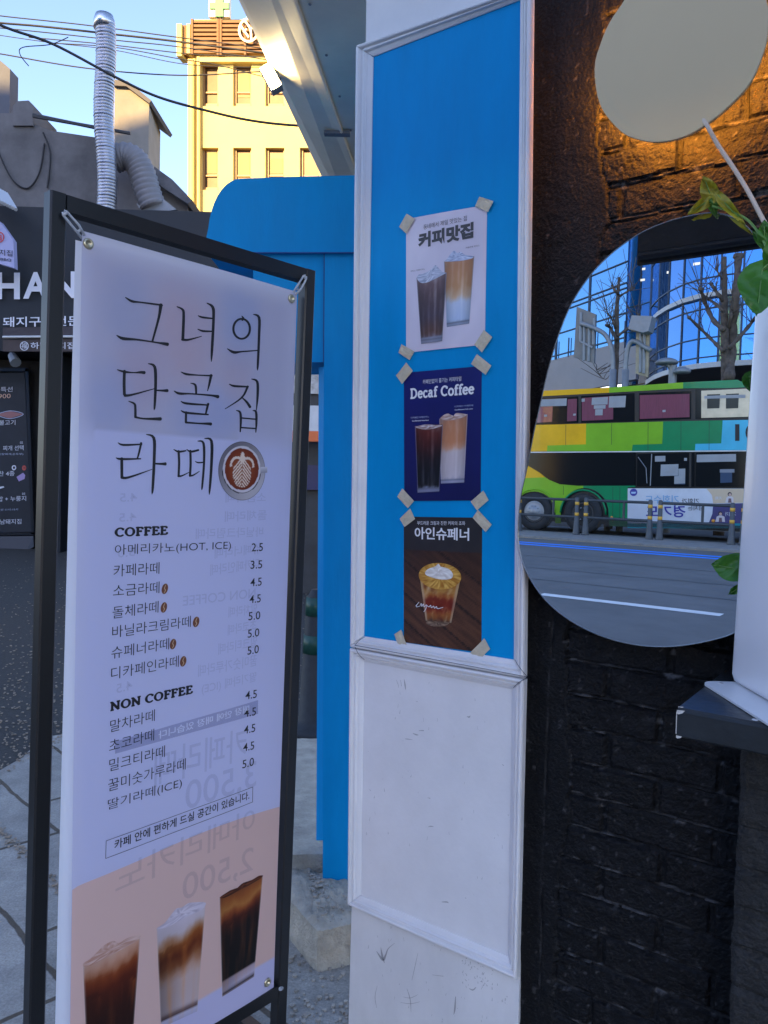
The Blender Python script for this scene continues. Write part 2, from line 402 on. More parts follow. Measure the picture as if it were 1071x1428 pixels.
n2 = t.nodes.new('ShaderNodeTexNoise'); n2.inputs['Scale'].default_value = 140; n2.inputs['Detail'].default_value = 5; n2.inputs['Roughness'].default_value = .8
t.links.new(tc.outputs['Object'], n2.inputs['Vector'])
n4 = t.nodes.new('ShaderNodeTexNoise'); n4.inputs['Scale'].default_value = 5; n4.inputs['Detail'].default_value = 7; n4.inputs['Roughness'].default_value = .7
t.links.new(tc.outputs['Object'], n4.inputs['Vector'])
ad = t.nodes.new('ShaderNodeMath'); ad.operation = 'MULTIPLY'; t.links.new(n2.outputs['Fac'], ad.inputs[0]); t.links.new(n4.outputs['Fac'], ad.inputs[1])
rr = t.nodes.new('ShaderNodeMapRange'); rr.inputs['From Min'].default_value = .13; rr.inputs['From Max'].default_value = .38; rr.inputs['To Min'].default_value = .6; rr.inputs['To Max'].default_value = 1.4
t.links.new(ad.outputs[0], rr.inputs['Value'])
mx = t.nodes.new('ShaderNodeMix'); mx.data_type = 'RGBA'; mx.blend_type = 'MULTIPLY'; mx.inputs['Factor'].default_value = 1
t.links.new(br.outputs['Color'], mx.inputs[6]); t.links.new(rr.outputs[0], mx.inputs[7]); t.links.new(mx.outputs[2], pb.inputs['Base Color'])
bp = t.nodes.new('ShaderNodeBump'); bp.inputs['Strength'].default_value = .6; bp.inputs['Distance'].default_value = .006
hh = t.nodes.new('ShaderNodeMath'); hh.operation = 'MULTIPLY_ADD'; hh.inputs[1].default_value = -1.6
t.links.new(br.outputs['Fac'], hh.inputs[0]); t.links.new(n2.outputs['Fac'], hh.inputs[2]); t.links.new(hh.outputs[0], bp.inputs['Height']); t.links.new(bp.outputs[0], pb.inputs['Normal'])
edge = [ong(*p) for p in ((-260, 1190), (-120, 1120), (0, 1075), (30, 1058), (60, 1029), (150, 1016), (300, 1018), (430, 1026), (520, 1026))]
near = [S(-.2, 0.3, 0), S(3.0, 0.3, 0), S(3.0, 2.6, 0), S(-3.2, 2.6, 0)]
mb = MB(); top = [V((p.x, p.y, .0035)) for p in edge + near]
mb.prism(top, V((0, 0, -.12))); o = mb.build('pavement', CONC); tag(o, kind='structure')
# crumbs and leaves caught in the joints and the gutter
crumbs = MB()
for k in range(420):
    if rnd.random() < .5:
        q = edge[rnd.randrange(1, 7)]; r_ = edge[rnd.randrange(2, 8)]; f_ = rnd.random(); p = q.lerp(edge[min(8, edge.index(q) + 1)], f_) + V((rnd.gauss(0, .05), rnd.gauss(.04, .06), 0))
    else:
        f_ = rnd.random(); p = p1.lerp(p2, f_ * 2.4 - .3) + V((rnd.gauss(0, .012), rnd.gauss(0, .012), 0))
    s_ = rnd.uniform(.003, .010); a_ = rnd.random() * 6.3
    pts = [p + V((math.cos(a_ + j * 1.4) * s_ * rnd.uniform(.5, 1.2), math.sin(a_ + j * 1.4) * s_, .006 + rnd.uniform(0, .004))) for j in range(4)]
    crumbs.prism(pts, V((0, 0, rnd.uniform(.001, .004))))
for k in range(4200):
    p = ong(rnd.uniform(-300, 445), 770 + 275 * rnd.random() ** .7); s_ = rnd.uniform(.004, .012) * (p.y / 6) ** .5; a_ = rnd.random() * 6.3
    crumbs.prism([p + V((math.cos(a_ + j * 1.3) * s_ * rnd.uniform(.5, 1.2), math.sin(a_ + j * 1.3) * s_, .001)) for j in range(5)], V((0, 0, rnd.uniform(.001, .006))))
tag(crumbs.build('litter', mat('dry_leaf_crumbs', (.25, .20, .15), .8, var=.6, vscale=9)), 'dry leaf crumbs and grit caught along the kerb and slab joint', 'litter', kind='stuff')

# rough concrete steps at the doorway
ROUGH = mat('rough_concrete', (.40, .355, .285), .92, var=.26, vscale=14, bump=.7, bscale=110, spots=.22, spot_col=(.10, .095, .09), spot_scale=50)
def rough_block(name, poly, z0, z1, amp, label, seed):
    """solid block with a lumpy top; poly in plan"""
    xs = [p.x for p in poly]; ys = [p.y for p in poly]; mb = MB(); n = 44
    def inside(x, y):
        c = False; m = len(poly)
        for i in range(m):
            a, b = poly[i], poly[(i + 1) % m]
            if (a.y > y) != (b.y > y) and x < (b.x - a.x) * (y - a.y) / (b.y - a.y) + a.x: c = not c
        return c
    # quad plan: bilinear grid
    a, b, c, d = poly
    for j in range(n + 1):
        for i in range(n + 1):
            s_, t_ = i / n, j / n
            p = a * ((1 - s_) * (1 - t_)) + b * (s_ * (1 - t_)) + c * (s_ * t_) + d * ((1 - s_) * t_)
            e = min(1, 10 * min(t_, s_, 1 - s_))
            h = z1 + amp * (fbm(p.x * 14, p.y * 14, seed) + .8 * abs(fbm(p.x * 45, p.y * 45, seed + 3))) * (.25 + .75 * e) - (1 - e) * amp * .8
            mb.v.append(V((p.x, p.y, h)))
    for j in range(n):
        for i in range(n):
            k = j * (n + 1) + i; mb.f.append((k, k + 1, k + n + 2, k + n + 1))
    m_ = 10
    for side in (0, 1, 2):          # front, right, left walls, slightly uneven
        k0 = len(mb.v)
        for i in range(n + 1):
            idx = i if side == 0 else (i * (n + 1) + n if side == 1 else i * (n + 1)); p = mb.v[idx]
            nn = {0: (b - a), 1: (c - b), 2: (d - a)}[side]; nn = V((nn.y, -nn.x, 0)).normalized() * (1 if side != 2 else -1)
            for q in range(m_ + 1):
                f_ = q / m_; o_ = nn * min(1, i / 3, (n - i) / 3) * (.006 * fbm(p.x * 20 + p.y * 9, f_ * 4, seed + 9) * min(1, q * .5) + .010 * f_ * f_)
                mb.v.append(V((p.x, p.y, p.z + (z0 - p.z) * f_)) + o_)
        for i in range(n):
            for q in range(m_):
                k = k0 + i * (m_ + 1) + q; mb.f.append((k, k + 1, k + m_ + 2, k + m_ + 1))
    o = mb.build(name, ROUGH, None, True); return tag(o, label, 'concrete step')
cz = .13
C0 = ong(443, 1294, cz); C1 = ong(520, 1277, cz); C2 = ong(520, 1190, cz); Cl = ong(360, 1246, cz); Cb = ong(330, 1170, cz)
rough_block('concrete_step', [C0, C1, ong(505, 1170, cz), ong(352, 1190, cz)], -.02, cz, .015, 'rough broken concrete step under the foot of the blue post', 2.0)
z2 = .185
rough_block('concrete_step', [ong(375, 1192, z2), ong(520, 1188, z2), ong(540, 1030, z2), ong(330, 1030, z2)], -.02, z2, .003, 'smooth worn concrete step behind the blue post', 6.0)

rub = MB()
for k in range(260):
    if k % 2: p = C0.lerp(C1, rnd.random()).lerp(ong(430, 1215, cz), rnd.random() ** .7)
    else: p = ong(rnd.uniform(402, 492), rnd.uniform(1300, 1430), 0)
    s_ = rnd.uniform(.002, .008); z_ = p.z + (.004 if k % 2 else .004); a_ = rnd.random() * 6.3
    rub.prism([V((p.x + math.cos(a_ + j * 1.26) * s_ * rnd.uniform(.5, 1.1), p.y + math.sin(a_ + j * 1.26) * s_, z_)) for j in range(5)], V((0, 0, s_ * rnd.uniform(.5, 1.2))))
tag(rub.build('rubble', mat('mortar_rubble', (.34, .30, .25), .95, var=.4, vscale=30)), 'loose mortar crumbs on the broken step and pavement', 'rubble', kind='stuff')
# ------------------------------------------------------------------ pillar with panels
def edgeu(px0, py0, px1, py1):
    a, b = toS(onw(px0, py0)), toS(onw(px1, py1)); return lambda z: a[0] + (b[0] - a[0]) * (z - a[2]) / (b[2] - a[2])
uL, uR = edgeu(509, 5, 489.5, 1300), edgeu(742, 5, 724.5, 1368)
pil = thing('pillar', S(-.9, -.15, 0), 'white panelled doorway pillar with a blue upper panel', 'pillar')
mb = MB(); zt = 2.95
for z in (0, zt):
    for (u, w) in ((uL(z) + .004, 0), (uR(z) - .012, 0), (uR(z) - .012, -.3), (uL(z) + .004, -.3)): mb.v.append(S(u, w, z))
mb.f = [(0, 1, 5, 4), (1, 2, 6, 5), (2, 3, 7, 6), (3, 0, 4, 7), (4, 5, 6, 7), (3, 2, 1, 0)]
mb.build('pillar_body', WHITE, pil)
MB().sbox(-1.75, -.56, -.28, .42, 2.96, 3.06).build('shading_eave', GREYCAN, pil)  # unseen eave added to shade the upper part of the pillar
def pxpoly(pts, w): return [onw(x, y, w) for x, y in pts]
def panel(name, pts, w, m, parent, ns=1):
    q = pxpoly(pts, w); return MB().prism(q, N * -(w - .0005)).build(name, m, parent)
panel('blue_panel', [(505, 891), (722, 925), (731, -8), (518, 75)], .0025, BLUE, pil)
panel('white_panel', [(500, 1252), (714, 1338), (720, 955), (505, 916)], .0025, WHITE, pil)
bz = [onw(490.5, 1262, .0035), onw(724.5, 1362, .0035)]
zb = [S(toS(bz[0])[0] - .0, .0035, .0), S(toS(bz[1])[0] + .004, .0035, .0)]
MB().prism([zb[0], zb[1], bz[1] + V((0, 0, .01)), bz[0] + V((0, 0, .01))], N * -.003).build('base_board', WSCUFF, pil)
PROF = [(0, 0.001), (0, .014), (.06, .018), (.16, .0195), (.27, .0185), (.31, .0135), (.36, .0115), (.40, .0135), (.47, .015), (.56, .0145), (.61, .0105), (.66, .0085), (.70, .0095), (.82, .008), (.94, .006), (1, .005), (1, .001)]
def moulding(outer, inner, parent):
    o3 = pxpoly(outer, 0); i3 = pxpoly(inner, 0)
    names = ('rail', 'stile', 'rail', 'stile')
    for k in range(4):
        a, b = k, (k + 1) % 4; mb = MB(); n = len(PROF); m_ = 20
        L = (o3[b] - o3[a]).length
        for i in range(m_ + 1):
            f_ = i / m_
            f2 = .0012 + f_ * (1 - .0024)          # hairline open mitre
            for (x, h) in PROF:
                po = o3[a].lerp(o3[b], f2); pi_ = i3[a].lerp(i3[b], f2); p = po.lerp(pi_, x)
                wob = .0007 * fbm(p.x * 6, p.z * 6, k)
                mb.v.append(p + N * (h + wob) + U * wob)
        for i in range(m_):
            for j in range(n - 1):
                q = i * n + j; mb.f.append((q, q + 1, q + n + 1, q + n))
        mb.f += [tuple(range(n)), tuple(reversed(range(m_ * n, m_ * n + n)))]
        mb.build('moulding_' + names[k], WHITE, parent)
moulding([(494, 901), (735.5, 944), (746, -14), (502, 68)], [(509, 887), (718, 919.5), (727.5, 1), (522, 80)], pil)
moulding([(490.5, 1258), (725.5, 1361), (735.6, 945.5), (493.6, 902.5)], [(504, 1247.5), (710, 1332), (716, 960.5), (508.8, 921.4)], pil)
# dark hairlines where the two mouldings meet, scuffs on the white boards
SC_M = ink_mat('dark_scuff', (.10, .095, .10), .42)
PANP = Patch(onw(490, 1428, .0052), onw(724, 1428, .0052), onw(724, 900, .0052), onw(490, 900, .0052))
z7 = Zm(480, 880, 2.607)
scf = [[(218, 175, 1), (221, 195, 5), (223, 212, 2)], [(190, 178, 1), (196, 195, 1.5), (198, 205, 1)], [(205, 178, 1), (208, 200, 2)], [(250, 372, 2), (262, 377, 5), (270, 378, 1)], [(272, 362, 2), (288, 362, 4)],
       [(222, 392, 2), (232, 393, 3), (248, 395, 1)], [(446, 310, 1), (454, 313, 6), (458, 308, 2)], [(305, 712, 1), (315, 710, 4), (325, 711, 1)], [(355, 985, 2), (372, 985, 5), (380, 989, 1)],
       [(118, 1165, 2), (140, 1195, 9), (150, 1180, 6), (160, 1155, 3), (183, 1135, 1)], [(133, 1150, 1), (138, 1180, 7), (146, 1206, 2)], [(268, 1170, 1), (255, 1230, 2), (246, 1270, 1)], [(215, 1330, 1), (240, 1334, 2), (268, 1322, 1)],
       [(205, 1350, 1), (240, 1355, 2), (275, 1348, 1)], [(228, 1300, 1), (240, 1340, 3), (243, 1385, 1)], [(405, 1330, 3), (402, 1375, 6), (398, 1395, 1)], [(120, 1290, 1), (112, 1330, 2), (118, 1370, 1)], [(320, 1250, 1), (360, 1255, 2)],
       [(455, 1300, 2), (468, 1305, 5), (478, 1296, 3)], [(92, 575, 1), (96, 580, 2)], [(262, 255, 1), (266, 257, 2)], [(303, 606, 1), (312, 608, 3)], [(575, 485, 2), (580, 490, 2)], [(440, 970, 2), (443, 972, 2)]]
for k in range(70):
    x, y = rnd.uniform(425, 540), rnd.uniform(1175, 1300); scf.append([(x, y, 1), (x + rnd.uniform(-6, 6), y + rnd.uniform(2, 9), rnd.uniform(1, 3))])
for k in range(130):
    x, y = rnd.uniform(40, 620), rnd.uniform(140, 1420); 
    if y < 990 and (x < 80 or rnd.random() < .4): continue
    if y > 960 and y < 1000 + (x - 30) * .47: continue
    scf.append([(x, y, .8), (x + rnd.uniform(-3, 3), y + rnd.uniform(1, 14), rnd.uniform(.6, 2.2))])
o = PANP.pen('scuff_mark', SC_M, pil, scf, z7, 0); 
PM = Patch(onw(480, 960, .0215), onw(750, 960, .0215), onw(750, 880, .0215), onw(480, 880, .0215))
crk = [[(495, 900, .7), (560, 911.5, .7), (650, 928, .7), (735, 944, .7)], [(509, 888, .5), (501, 893, .6), (495, 899.5, .6)], [(495, 902, .6), (500, 912, .6), (508, 920, .6)], [(718, 920, .6), (724, 930, .7), (735, 943.5, .7)], [(735, 945, .7), (723, 952, .7), (716, 959, .6)]]
PM.pen('joint_crack', mat('joint_shadow_gap', (.03, .03, .035), .9), pil, crk, lambda x, y: (x, y), 0)

# ------------------------------------------------------------------ black brick wall (real relief)
BRK = mat('black_painted_brick', (.0045, .0050, .0065), .6, var=.4, vscale=22, bump=.5, bscale=170, spots=.05, spot_col=(.06, .058, .055), spot_scale=70, spec=.22)
bt_ = BRK.node_tree; bp0 = bt_.nodes['Principled BSDF']; src_ = bp0.inputs['Base Color'].links[0].from_socket
wa = bt_.nodes.new('ShaderNodeAttribute'); wa.attribute_name = 'wear_light'; wm = bt_.nodes.new('ShaderNodeMix'); wm.data_type = 'RGBA'; wm.inputs[7].default_value = (.10, .10, .105, 1)  # pale grey for worn paint and for skylight painted onto the joints
bt_.links.new(wa.outputs['Fac'], wm.inputs['Factor']); bt_.links.new(src_, wm.inputs[6]); bt_.links.new(wm.outputs[2], bp0.inputs['Base Color'])
u0w = toS(onw(733, 700, -.035))[0] - .03
us = list(np.arange(u0w, -.12, .0035)) + list(np.arange(-.12, 1.5, .03))
zs = list(np.arange(0, .10, .05)) + list(np.arange(.10, 2.32, .0035)) + list(np.arange(2.32, 3.0, .05))
ub = toS(onw(800, 900, -.035))[0]
rows = np.random.RandomState(3).uniform(-.004, .004, 80)
def relief(u, z):
    h = -.035 + .004 * fbm(u * 9, z * 9, 1.3) + .0015 * fbm(u * 45, z * 45, 4.0)
    lim = ub + .018 * fbm(0.3, z * 5, 8.0) + .010 * fbm(.7, z * 24, 2.0) + (.02 if z > 1.62 else 0)
    if u < lim:                    # skim of old plaster next to the pillar, broken edge
        e = min(1, (lim - u) / .006)
        h2 = -.030 + .003 * fbm(u * 14, z * 5, 3.0) + .0006 * fbm(u * 80, z * 60, 6)
        gx = abs(u - (ub - .045) - .004 * fbm(.2, z * 6, 1.0))
        if z < 1.3 and gx < .0035: h2 -= .005 * (1 - gx / .0035)
        WEAR_LIGHT.append(min(.8, (.55 * max(0, 1 - gx / .002) * (.4 + fbm(u * 30, z * 30, 3)) if z < 1.3 and gx < .002 else 0) + max(0, 1 - abs(lim - u) / .0035) * max(0, fbm(u * 20, z * 22, 6.0)) * .7 + (.4 if fbm(u * 60, z * 60, 33.0) > .66 else 0))); return h + (max(h2, h + .004) - h) * e
    rz = z + .004 * fbm(u * 7, 5.0, z * .5); r_ = int(rz / .066); fz = rz / .066 - r_
    bu = (u + (r_ % 2) * .105 + rows[r_ % 80] * 3) / .205; fu = bu - math.floor(bu)
    dz = min(fz, 1 - fz) * .066; du = min(fu, 1 - fu) * .205
    d = min(dz, du) + .0022 * fbm(u * 40, z * 40, 7.0)
    j = max(0, min(1, (d - .0035) / .004))
    b = h + .0025 * math.sin(r_ * 12.9 + math.floor(bu) * 78.2) + .002 * abs(fbm(u * 60, z * 60, 9))
    lump = .004 * max(0, fbm(u * 16, z * 16, 12.0) - .15)
    # sloppy pointing stands proud along the bed joints; caught skylight is painted paler there
    bed = max(0, 1 - abs(dz if fz < .5 else dz + .004) / .006) * max(0, min(1, .75 + 1.4 * fbm(u * 6, r_ * 3.1, 2.0)))
    wear_light = .75 * min(1, bed * 1.6) * max(0, min(1, .45 + 1.5 * fbm(u * 34, z * 34, 7.0))) + .9 * max(0, min(1, (fbm(u * 24, z * 40, 21.0) - .50) * 5)) * max(0, min(1, (1 - j) + .15)) + (.45 if fbm(u * 90, z * 90, 31.0) > .68 else 0)
    WEAR_LIGHT.append(min(1, max(0, wear_light)))
    return (h - .006) * (1 - j) + b * j + lump + bed * .007
mb = MB(); WEAR_LIGHT = []
for z in zs:
    for u in us: mb.v.append(S(u, relief(u, z), z))
nu = len(us)
for j in range(len(zs) - 1):
    for i in range(nu - 1):
        k = j * nu + i; mb.f.append((k, k + 1, k + nu + 1, k + nu))
bw_ = mb.build('brick_wall', BRK, None, False); wat = bw_.data.attributes.new('wear_light', 'FLOAT', 'POINT'); wat.data.foreach_set('value', np.array(WEAR_LIGHT, dtype=np.float32))
tag(bw_, 'black painted brick wall with broken plaster edge beside the pillar', 'brick wall')
# brick pier that carries the shelf
pu0 = toS(onw(1025, 1200, .09))[0]
PIERM = mat('dark_grey_painted_brick', (.013, .0135, .0145), .75, var=.55, vscale=26, bump=.9, bscale=110, spots=.14, spot_col=(.10, .095, .09), spot_scale=55)
mb = MB(); pus = np.arange(pu0, pu0 + .24, .005); pzs = np.arange(0, 1.012, .005)
for z in pzs:
    for u in pus:
        rz = z + .003 * fbm(u * 9, 2.0, z); r_ = int(rz / .066); fz = rz / .066 - r_; dz = min(fz, 1 - fz) * .066 + .002 * fbm(u * 40, z * 40, 2)
        e = min(1, (u - pu0) / .008)
        mb.v.append(S(u + .003 * fbm(.4, z * 20, 3.0) * (1 - e), .09 - .006 * max(0, 1 - max(0, dz - .003) / .004) + .003 * fbm(u * 30, z * 30, 8) - .008 * (1 - e), z))
n_ = len(pus)
for j in range(len(pzs) - 1):
    for i in range(n_ - 1):
        k = j * n_ + i; mb.f.append((k, k + 1, k + n_ + 1, k + n_))
mb.sbox(pu0 + .004, pu0 + .236, -.03, .078, 0, 1.008)
tag(mb.build('brick_pier', PIERM), 'dark grey painted brick pier under the black shelf', 'brick pier')

# ------------------------------------------------------------------ shelf, white stand with plant
SHZ = 1.086
shelf_m = mat('black_shelf_paint', (.018, .022, .026), .38, var=.3, vscale=14, bump=.15, bscale=60, spots=.10, spot_col=(.35, .35, .34), spot_scale=20)
su0 = toS(ong(945, 987, SHZ))[0]; sw = toS(ong(945, 987, SHZ))[1]
sh = thing('shelf', S(su0 + .3, .1, SHZ - .04), 'black wooden shelf with chipped corner fixed to the brick wall', 'shelf')
mb = MB()
prof = [(-.03, 0), (sw - .004, 0), (sw - .001, -.002), (sw, -.006), (sw, -.040), (sw - .003, -.043), (-.03, -.043)]
mb.prism([S(su0, w, SHZ + z) for w, z in prof], U * .75); mb.build('shelf_board', shelf_m, sh)
CHIP = mat('bare_chipped_wood', (.5, .48, .46), .8, var=.4, vscale=120)
mb = MB()
for (dw, dz, s_) in ((0, -.003, .006), (.002, -.040, .005), (-.006, .0008, .004)):
    c = S(su0, sw + .0012 - abs(dw), SHZ + dz)
    pts = [c + U * (rnd.uniform(-.1, 1) * s_) + V((0, 0, rnd.uniform(-.7, .7) * s_)) + N * .0004 * j for j in range(6)]
    mb.add([c + U * -.0006, c + U * s_ * 1.8 + V((0, 0, .001)), c + U * s_ * 1.2 + V((0, 0, -s_ * .6)), c + U * s_ * .3 + V((0, 0, -s_)), c + U * -.0006 + V((0, 0, -s_ * .8))], [(0, 1, 2, 3, 4)])
mb.tube([S(su0 - .0008, sw + .0006, SHZ - .006), S(su0 - .0006, sw + .0004, SHZ - .038)], .0007, 5)
mb.build('chipped_edge', CHIP, sh)

PLA = mat('white_plastic', (.80, .79, .82), .30, var=.015, vscale=3, spec=.5, coat=.15)
PLM = mat('white_coated_metal', (.68, .70, .73), .32, var=.04, vscale=9)
st = thing('white_stand', V((.68, 1.16, SHZ)), 'tall white tapered stand on a screwed base plate at the edge of the black shelf', 'display stand')
def rrect(x0, x1, y0, y1, r, n=6):
    out = []
    for cx, cy, a0 in ((x1 - r, y1 - r, 0), (x0 + r, y1 - r, 90), (x0 + r, y0 + r, 180), (x1 - r, y0 + r, 270)):
        for k in range(n + 1):
            a = math.radians(a0 + 90 * k / n); out.append((cx + r * math.cos(a), cy + r * math.sin(a)))
    return out
BY1 = ong(1033, 948, SHZ + .004).y; BX0 = ond(1024.5, 915, BY1 - .03).x
bt = ond(1060, 402, BY1 - .04)
H_ = bt.z - SHZ
levels = [(0, .010), (.004, .003), (.014, 0), (H_ * .33, (bt.x - BX0) * .33), (H_ * .66, (bt.x - BX0) * .66), (H_ - .04, (bt.x - BX0) * .95), (H_ - .015, bt.x - BX0), (H_ - .004, bt.x - BX0 + .006), (H_, bt.x - BX0 + .018)]
mb = MB(); n_ = None
for z, ins in levels:
    rp = rrect(BX0 + ins, BX0 + .21 - ins, BY1 - .22 + ins, BY1 - ins * .6, .03); n_ = len(rp)
    mb.v += [V((x, y, SHZ + .0045 + z)) for x, y in rp]
for i in range(len(levels) - 1):
    for k in range(n_): mb.f.append((i * n_ + k, i * n_ + (k + 1) % n_, (i + 1) * n_ + (k + 1) % n_, (i + 1) * n_ + k))
mb.f += [tuple(range((len(levels) - 1) * n_, len(levels) * n_))]
mb.build('stand_body', PLA, st, True)
pa = ong(981, 950, SHZ + .0045); pb_ = ong(1027, 1012, SHZ + .0045)
rp = rrect(pa.x - .004, pa.x + .30, pb_.y - .012, pa.y + .004, .022)
mb = MB().prism([V((x, y, SHZ + .001)) for x, y in rp], V((0, 0, .0032)))
mb.build('base_plate', PLM, st)
for px, py in ((1005, 953), (1053, 1004)):
    p = ong(px, py, SHZ + .0046); mb = MB().lathe(p, [(.0012, 0), (.0042, 0), (.0042, .0006), (.003, .0012), (.0008, .0013)], 14); mb.build('screw', STEEL, st, True)

LEAF = mat('pothos_leaf', (.055, .20, .020), .32, var=.22, vscale=25, trans=.25, bump=.1, bscale=60)
LEAFY = mat('yellowing_pothos_leaf', (.36, .33, .02), .4, var=.45, vscale=22, trans=.25, bump=.1, bscale=60)
STEM = mat('green_stem', (.12, .25, .05), .5, var=.2, vscale=20)
pl = thing('pothos_plant', V((.66, 1.2, SHZ + H_ + .004)), 'trailing pothos with green and yellowing leaves on the white stand', 'pothos')
def leaf(base, tip, half, w, name='leaf', m=LEAF, wb=None, cup=.25, droop=.012):
    """heart leaf: base and tip pixels on planes w out from the wall, half width in pixels"""
    B = onw(*base, wb if wb is not None else w); T = onw(*tip, w); ax = T - B; L = ax.length; ax = ax.normalized()
    vn = (EYE - B).normalized(); sd_ = ax.cross(vn).normalized(); nn = sd_.cross(ax).normalized()
    if nn.dot(vn) < 0: nn = -nn
    hw = half / F * (B - EYE).length; mb = MB(); m1, m2 = 18, 6
    for i in range(m1 + 1):
        f_ = i / m1; wd = hw * (math.sin(math.pi * f_ ** .62)) ** .8 if 0 < f_ < 1 else 0
        for j in range(-m2, m2 + 1):
            q = j / m2; back = -.10 * L * (1 - f_) ** 4 * abs(q) * 2
            ht = cup * hw * q * q + .003 * math.sin(f_ * 9 + q * 3) - droop * f_ * f_ - .0018 * (abs(math.sin(f_ * 16 - abs(q) * 4)) ** 6)
            mb.v.append(B + ax * (f_ * L + back) + sd_ * (q * wd) + nn * ht)
    k_ = 2 * m2 + 1
    for i in range(m1):
        for j in range(2 * m2):
            q = i * k_ + j; mb.f.append((q, q + 1, q + k_ + 1, q + k_))
    o = mb.build(name, m, pl, True)
    v_ = MB().tube([B + nn * .001, B.lerp(T, .5) + nn * (.001 - droop * .25), B.lerp(T, .95) + nn * (.001 - droop * .9)], [.0012, .0009, .0004], 5).build('midrib', STEM, o)
    return o
Wp = .06
def vine(pts, r=.0022):
    P = crv([onw(x, y, w) for x, y, w in pts], 6); MB().tube(P, r, 6).build('vine', STEM, pl, True)
vine([(1100, 400, .12), (1072, 350, .10), (1058, 325, .08), (1040, 305, .06), (1010, 292, .05), (993, 288, .05)])
vine([(1085, 400, .14), (1075, 370, .14), (1062, 378, .14), (1058, 384, .14)])
leaf((993, 278), (981, 245), 10, .06, m=LEAFY, wb=.05, droop=.0)
leaf((992, 277), (960, 298), 7, .06, m=LEAFY, wb=.05)
leaf((1001, 272), (1037, 311), 6, .07, m=LEAFY, wb=.05, cup=.6)
leaf((993, 280), (997, 299), 6, .05, wb=.05)
leaf((1066, 338), (1066, 306), 8, .1, wb=.09)
leaf((1071, 348), (1046, 318), 5, .08, wb=.09, cup=.8)
leaf((1063, 376), (1056, 437), 26, .17, wb=.14, cup=.15, droop=.006)
leaf((1078, 365), (1080, 325), 12, .14, wb=.12)
leaf((1046, 522), (1045, 546), 9, .045, wb=.05)
vine([(1090, 700, .07), (1066, 780, .055), (1048, 796, .052), (1034, 797, .05)], .0018)
vine([(1090, 560, .07), (1066, 535, .055), (1045, 525, .05)], .0018)
leaf((1036, 795), (989, 786), 17, .05, wb=.06)
leaf((1034, 818), (1012, 831), 5, .05, wb=.055)

# ------------------------------------------------------------------ mirror
pz = Zm(720, 280, 3.051); pz3 = Zm(720, 520, 3.051)
outl = [pz(*p) for p in ((1055, 235), (1030, 170), (985, 110), (930, 72), (850, 50), (760, 58), (650, 85), (540, 130), (440, 195), (360, 265), (300, 335), (250, 410), (210, 490), (170, 600), (135, 720), (105, 850), (80, 960))]
outl += [pz3(*p) for p in ((60, 330), (40, 430), (20, 520), (8, 640), (12, 740), (40, 840), (100, 940), (180, 1020), (290, 1090), (420, 1140), (560, 1165), (700, 1163), (850, 1135), (940, 1100))]
outl += [(1058, 852), (1082, 800), (1092, 740), (1093, 670), (1090, 600), (1084, 500), (1076, 420)]
mo = crv([onw(x, y, WM) for x, y in outl], 4, True)
mt = thing('wall_mirror', S(-.45, 0, 1.2), 'large frameless wavy mirror reflecting the bus and the street', 'mirror')
MIR = mat('mirror_silver', (.88, .90, .92), .0, metal=1.0)
mb = MB().add(mo, [tuple(range(len(mo)))]); mb.build('mirror_glass', MIR, mt)
ctr = sum(mo, V((0, 0, 0))) / len(mo)
mb = MB(); n_ = len(mo)
for off, sc_ in ((-.006, 1.0), (.0012, 1.0), (.0012, .9965), (.0003, .9955)):
    mb.v += [ctr + (p - ctr) * sc_ + N * off for p in mo]
for i in range(3):
    for k in range(n_): mb.f.append((i * n_ + k, i * n_ + (k + 1) % n_, (i + 1) * n_ + (k + 1) % n_, (i + 1) * n_ + k))
mb.build('mirror_edge', mat('polished_glass_edge', (.30, .32, .33), .15, metal=.8), mt, True)
mb = MB().add([ctr + (p - ctr) * .999 - N * .003 for p in mo], [tuple(range(n_))]); mb.build('backing_board', BLACKM, mt)

# ------------------------------------------------------------------ halo wall lamp
zz = Zm(730, 0, 3.141); DW = .030
dl = [zz(*p) for p in ((310, 300), (335, 460), (420, 570), (500, 610), (590, 622), (700, 600), (800, 545), (910, 455), (1000, 350), (1060, 200), (1071, 120))] + [(1070, 5), (1052, -40), (1020, -72), (975, -88), (930, -75), (895, -45)]
dl += [zz(*p) for p in ((440, 0), (380, 90), (340, 180))]
do_ = crv([onw(x, y, DW) for x, y in dl], 4, True); dc = sum(do_, V((0, 0, 0))) / len(do_); n_ = len(do_)
lamp = thing('halo_wall_lamp', S(*toS(dc)[:1], 0, toS(dc)[2] - .2), 'round grey disc wall lamp with warm light glowing behind it', 'wall lamp')
mb = MB()
for off, sc_ in ((-.012, .985), (-.004, 1.0), (-.001, .999), (0, .994)): mb.v += [dc + (p - dc) * sc_ + N * off for p in do_]
for i in range(3):
    for k in range(n_): mb.f.append((i * n_ + k, i * n_ + (k + 1) % n_, (i + 1) * n_ + (k + 1) % n_, (i + 1) * n_ + k))
mb.f.append(tuple(range(3 * n_, 4 * n_))); mb.f.append(tuple(reversed(range(n_))))
mb.build('disc', mat('satin_grey_disc', (.70, .54, .31), .5, var=.02, vscale=2, bump=.02, bscale=400), lamp)
mb = MB()
for off, sc_ in ((-.0135, .90), (-.0135, .78)): mb.v += [dc + (p - dc) * sc_ + N * off for p in do_]
for k in range(n_): mb.f.append((k, (k + 1) % n_, n_ + (k + 1) % n_, n_ + k))
mb.build('led_strip', mat('warm_led_strip', (.8, .6, .3), .5, emit=(1.0, .335, .035), estr=38.0), lamp)
mb = MB()
for off, sc_ in ((-.012, .5), (-.058, .5)): mb.v += [dc + (p - dc) * sc_ + N * off for p in do_]
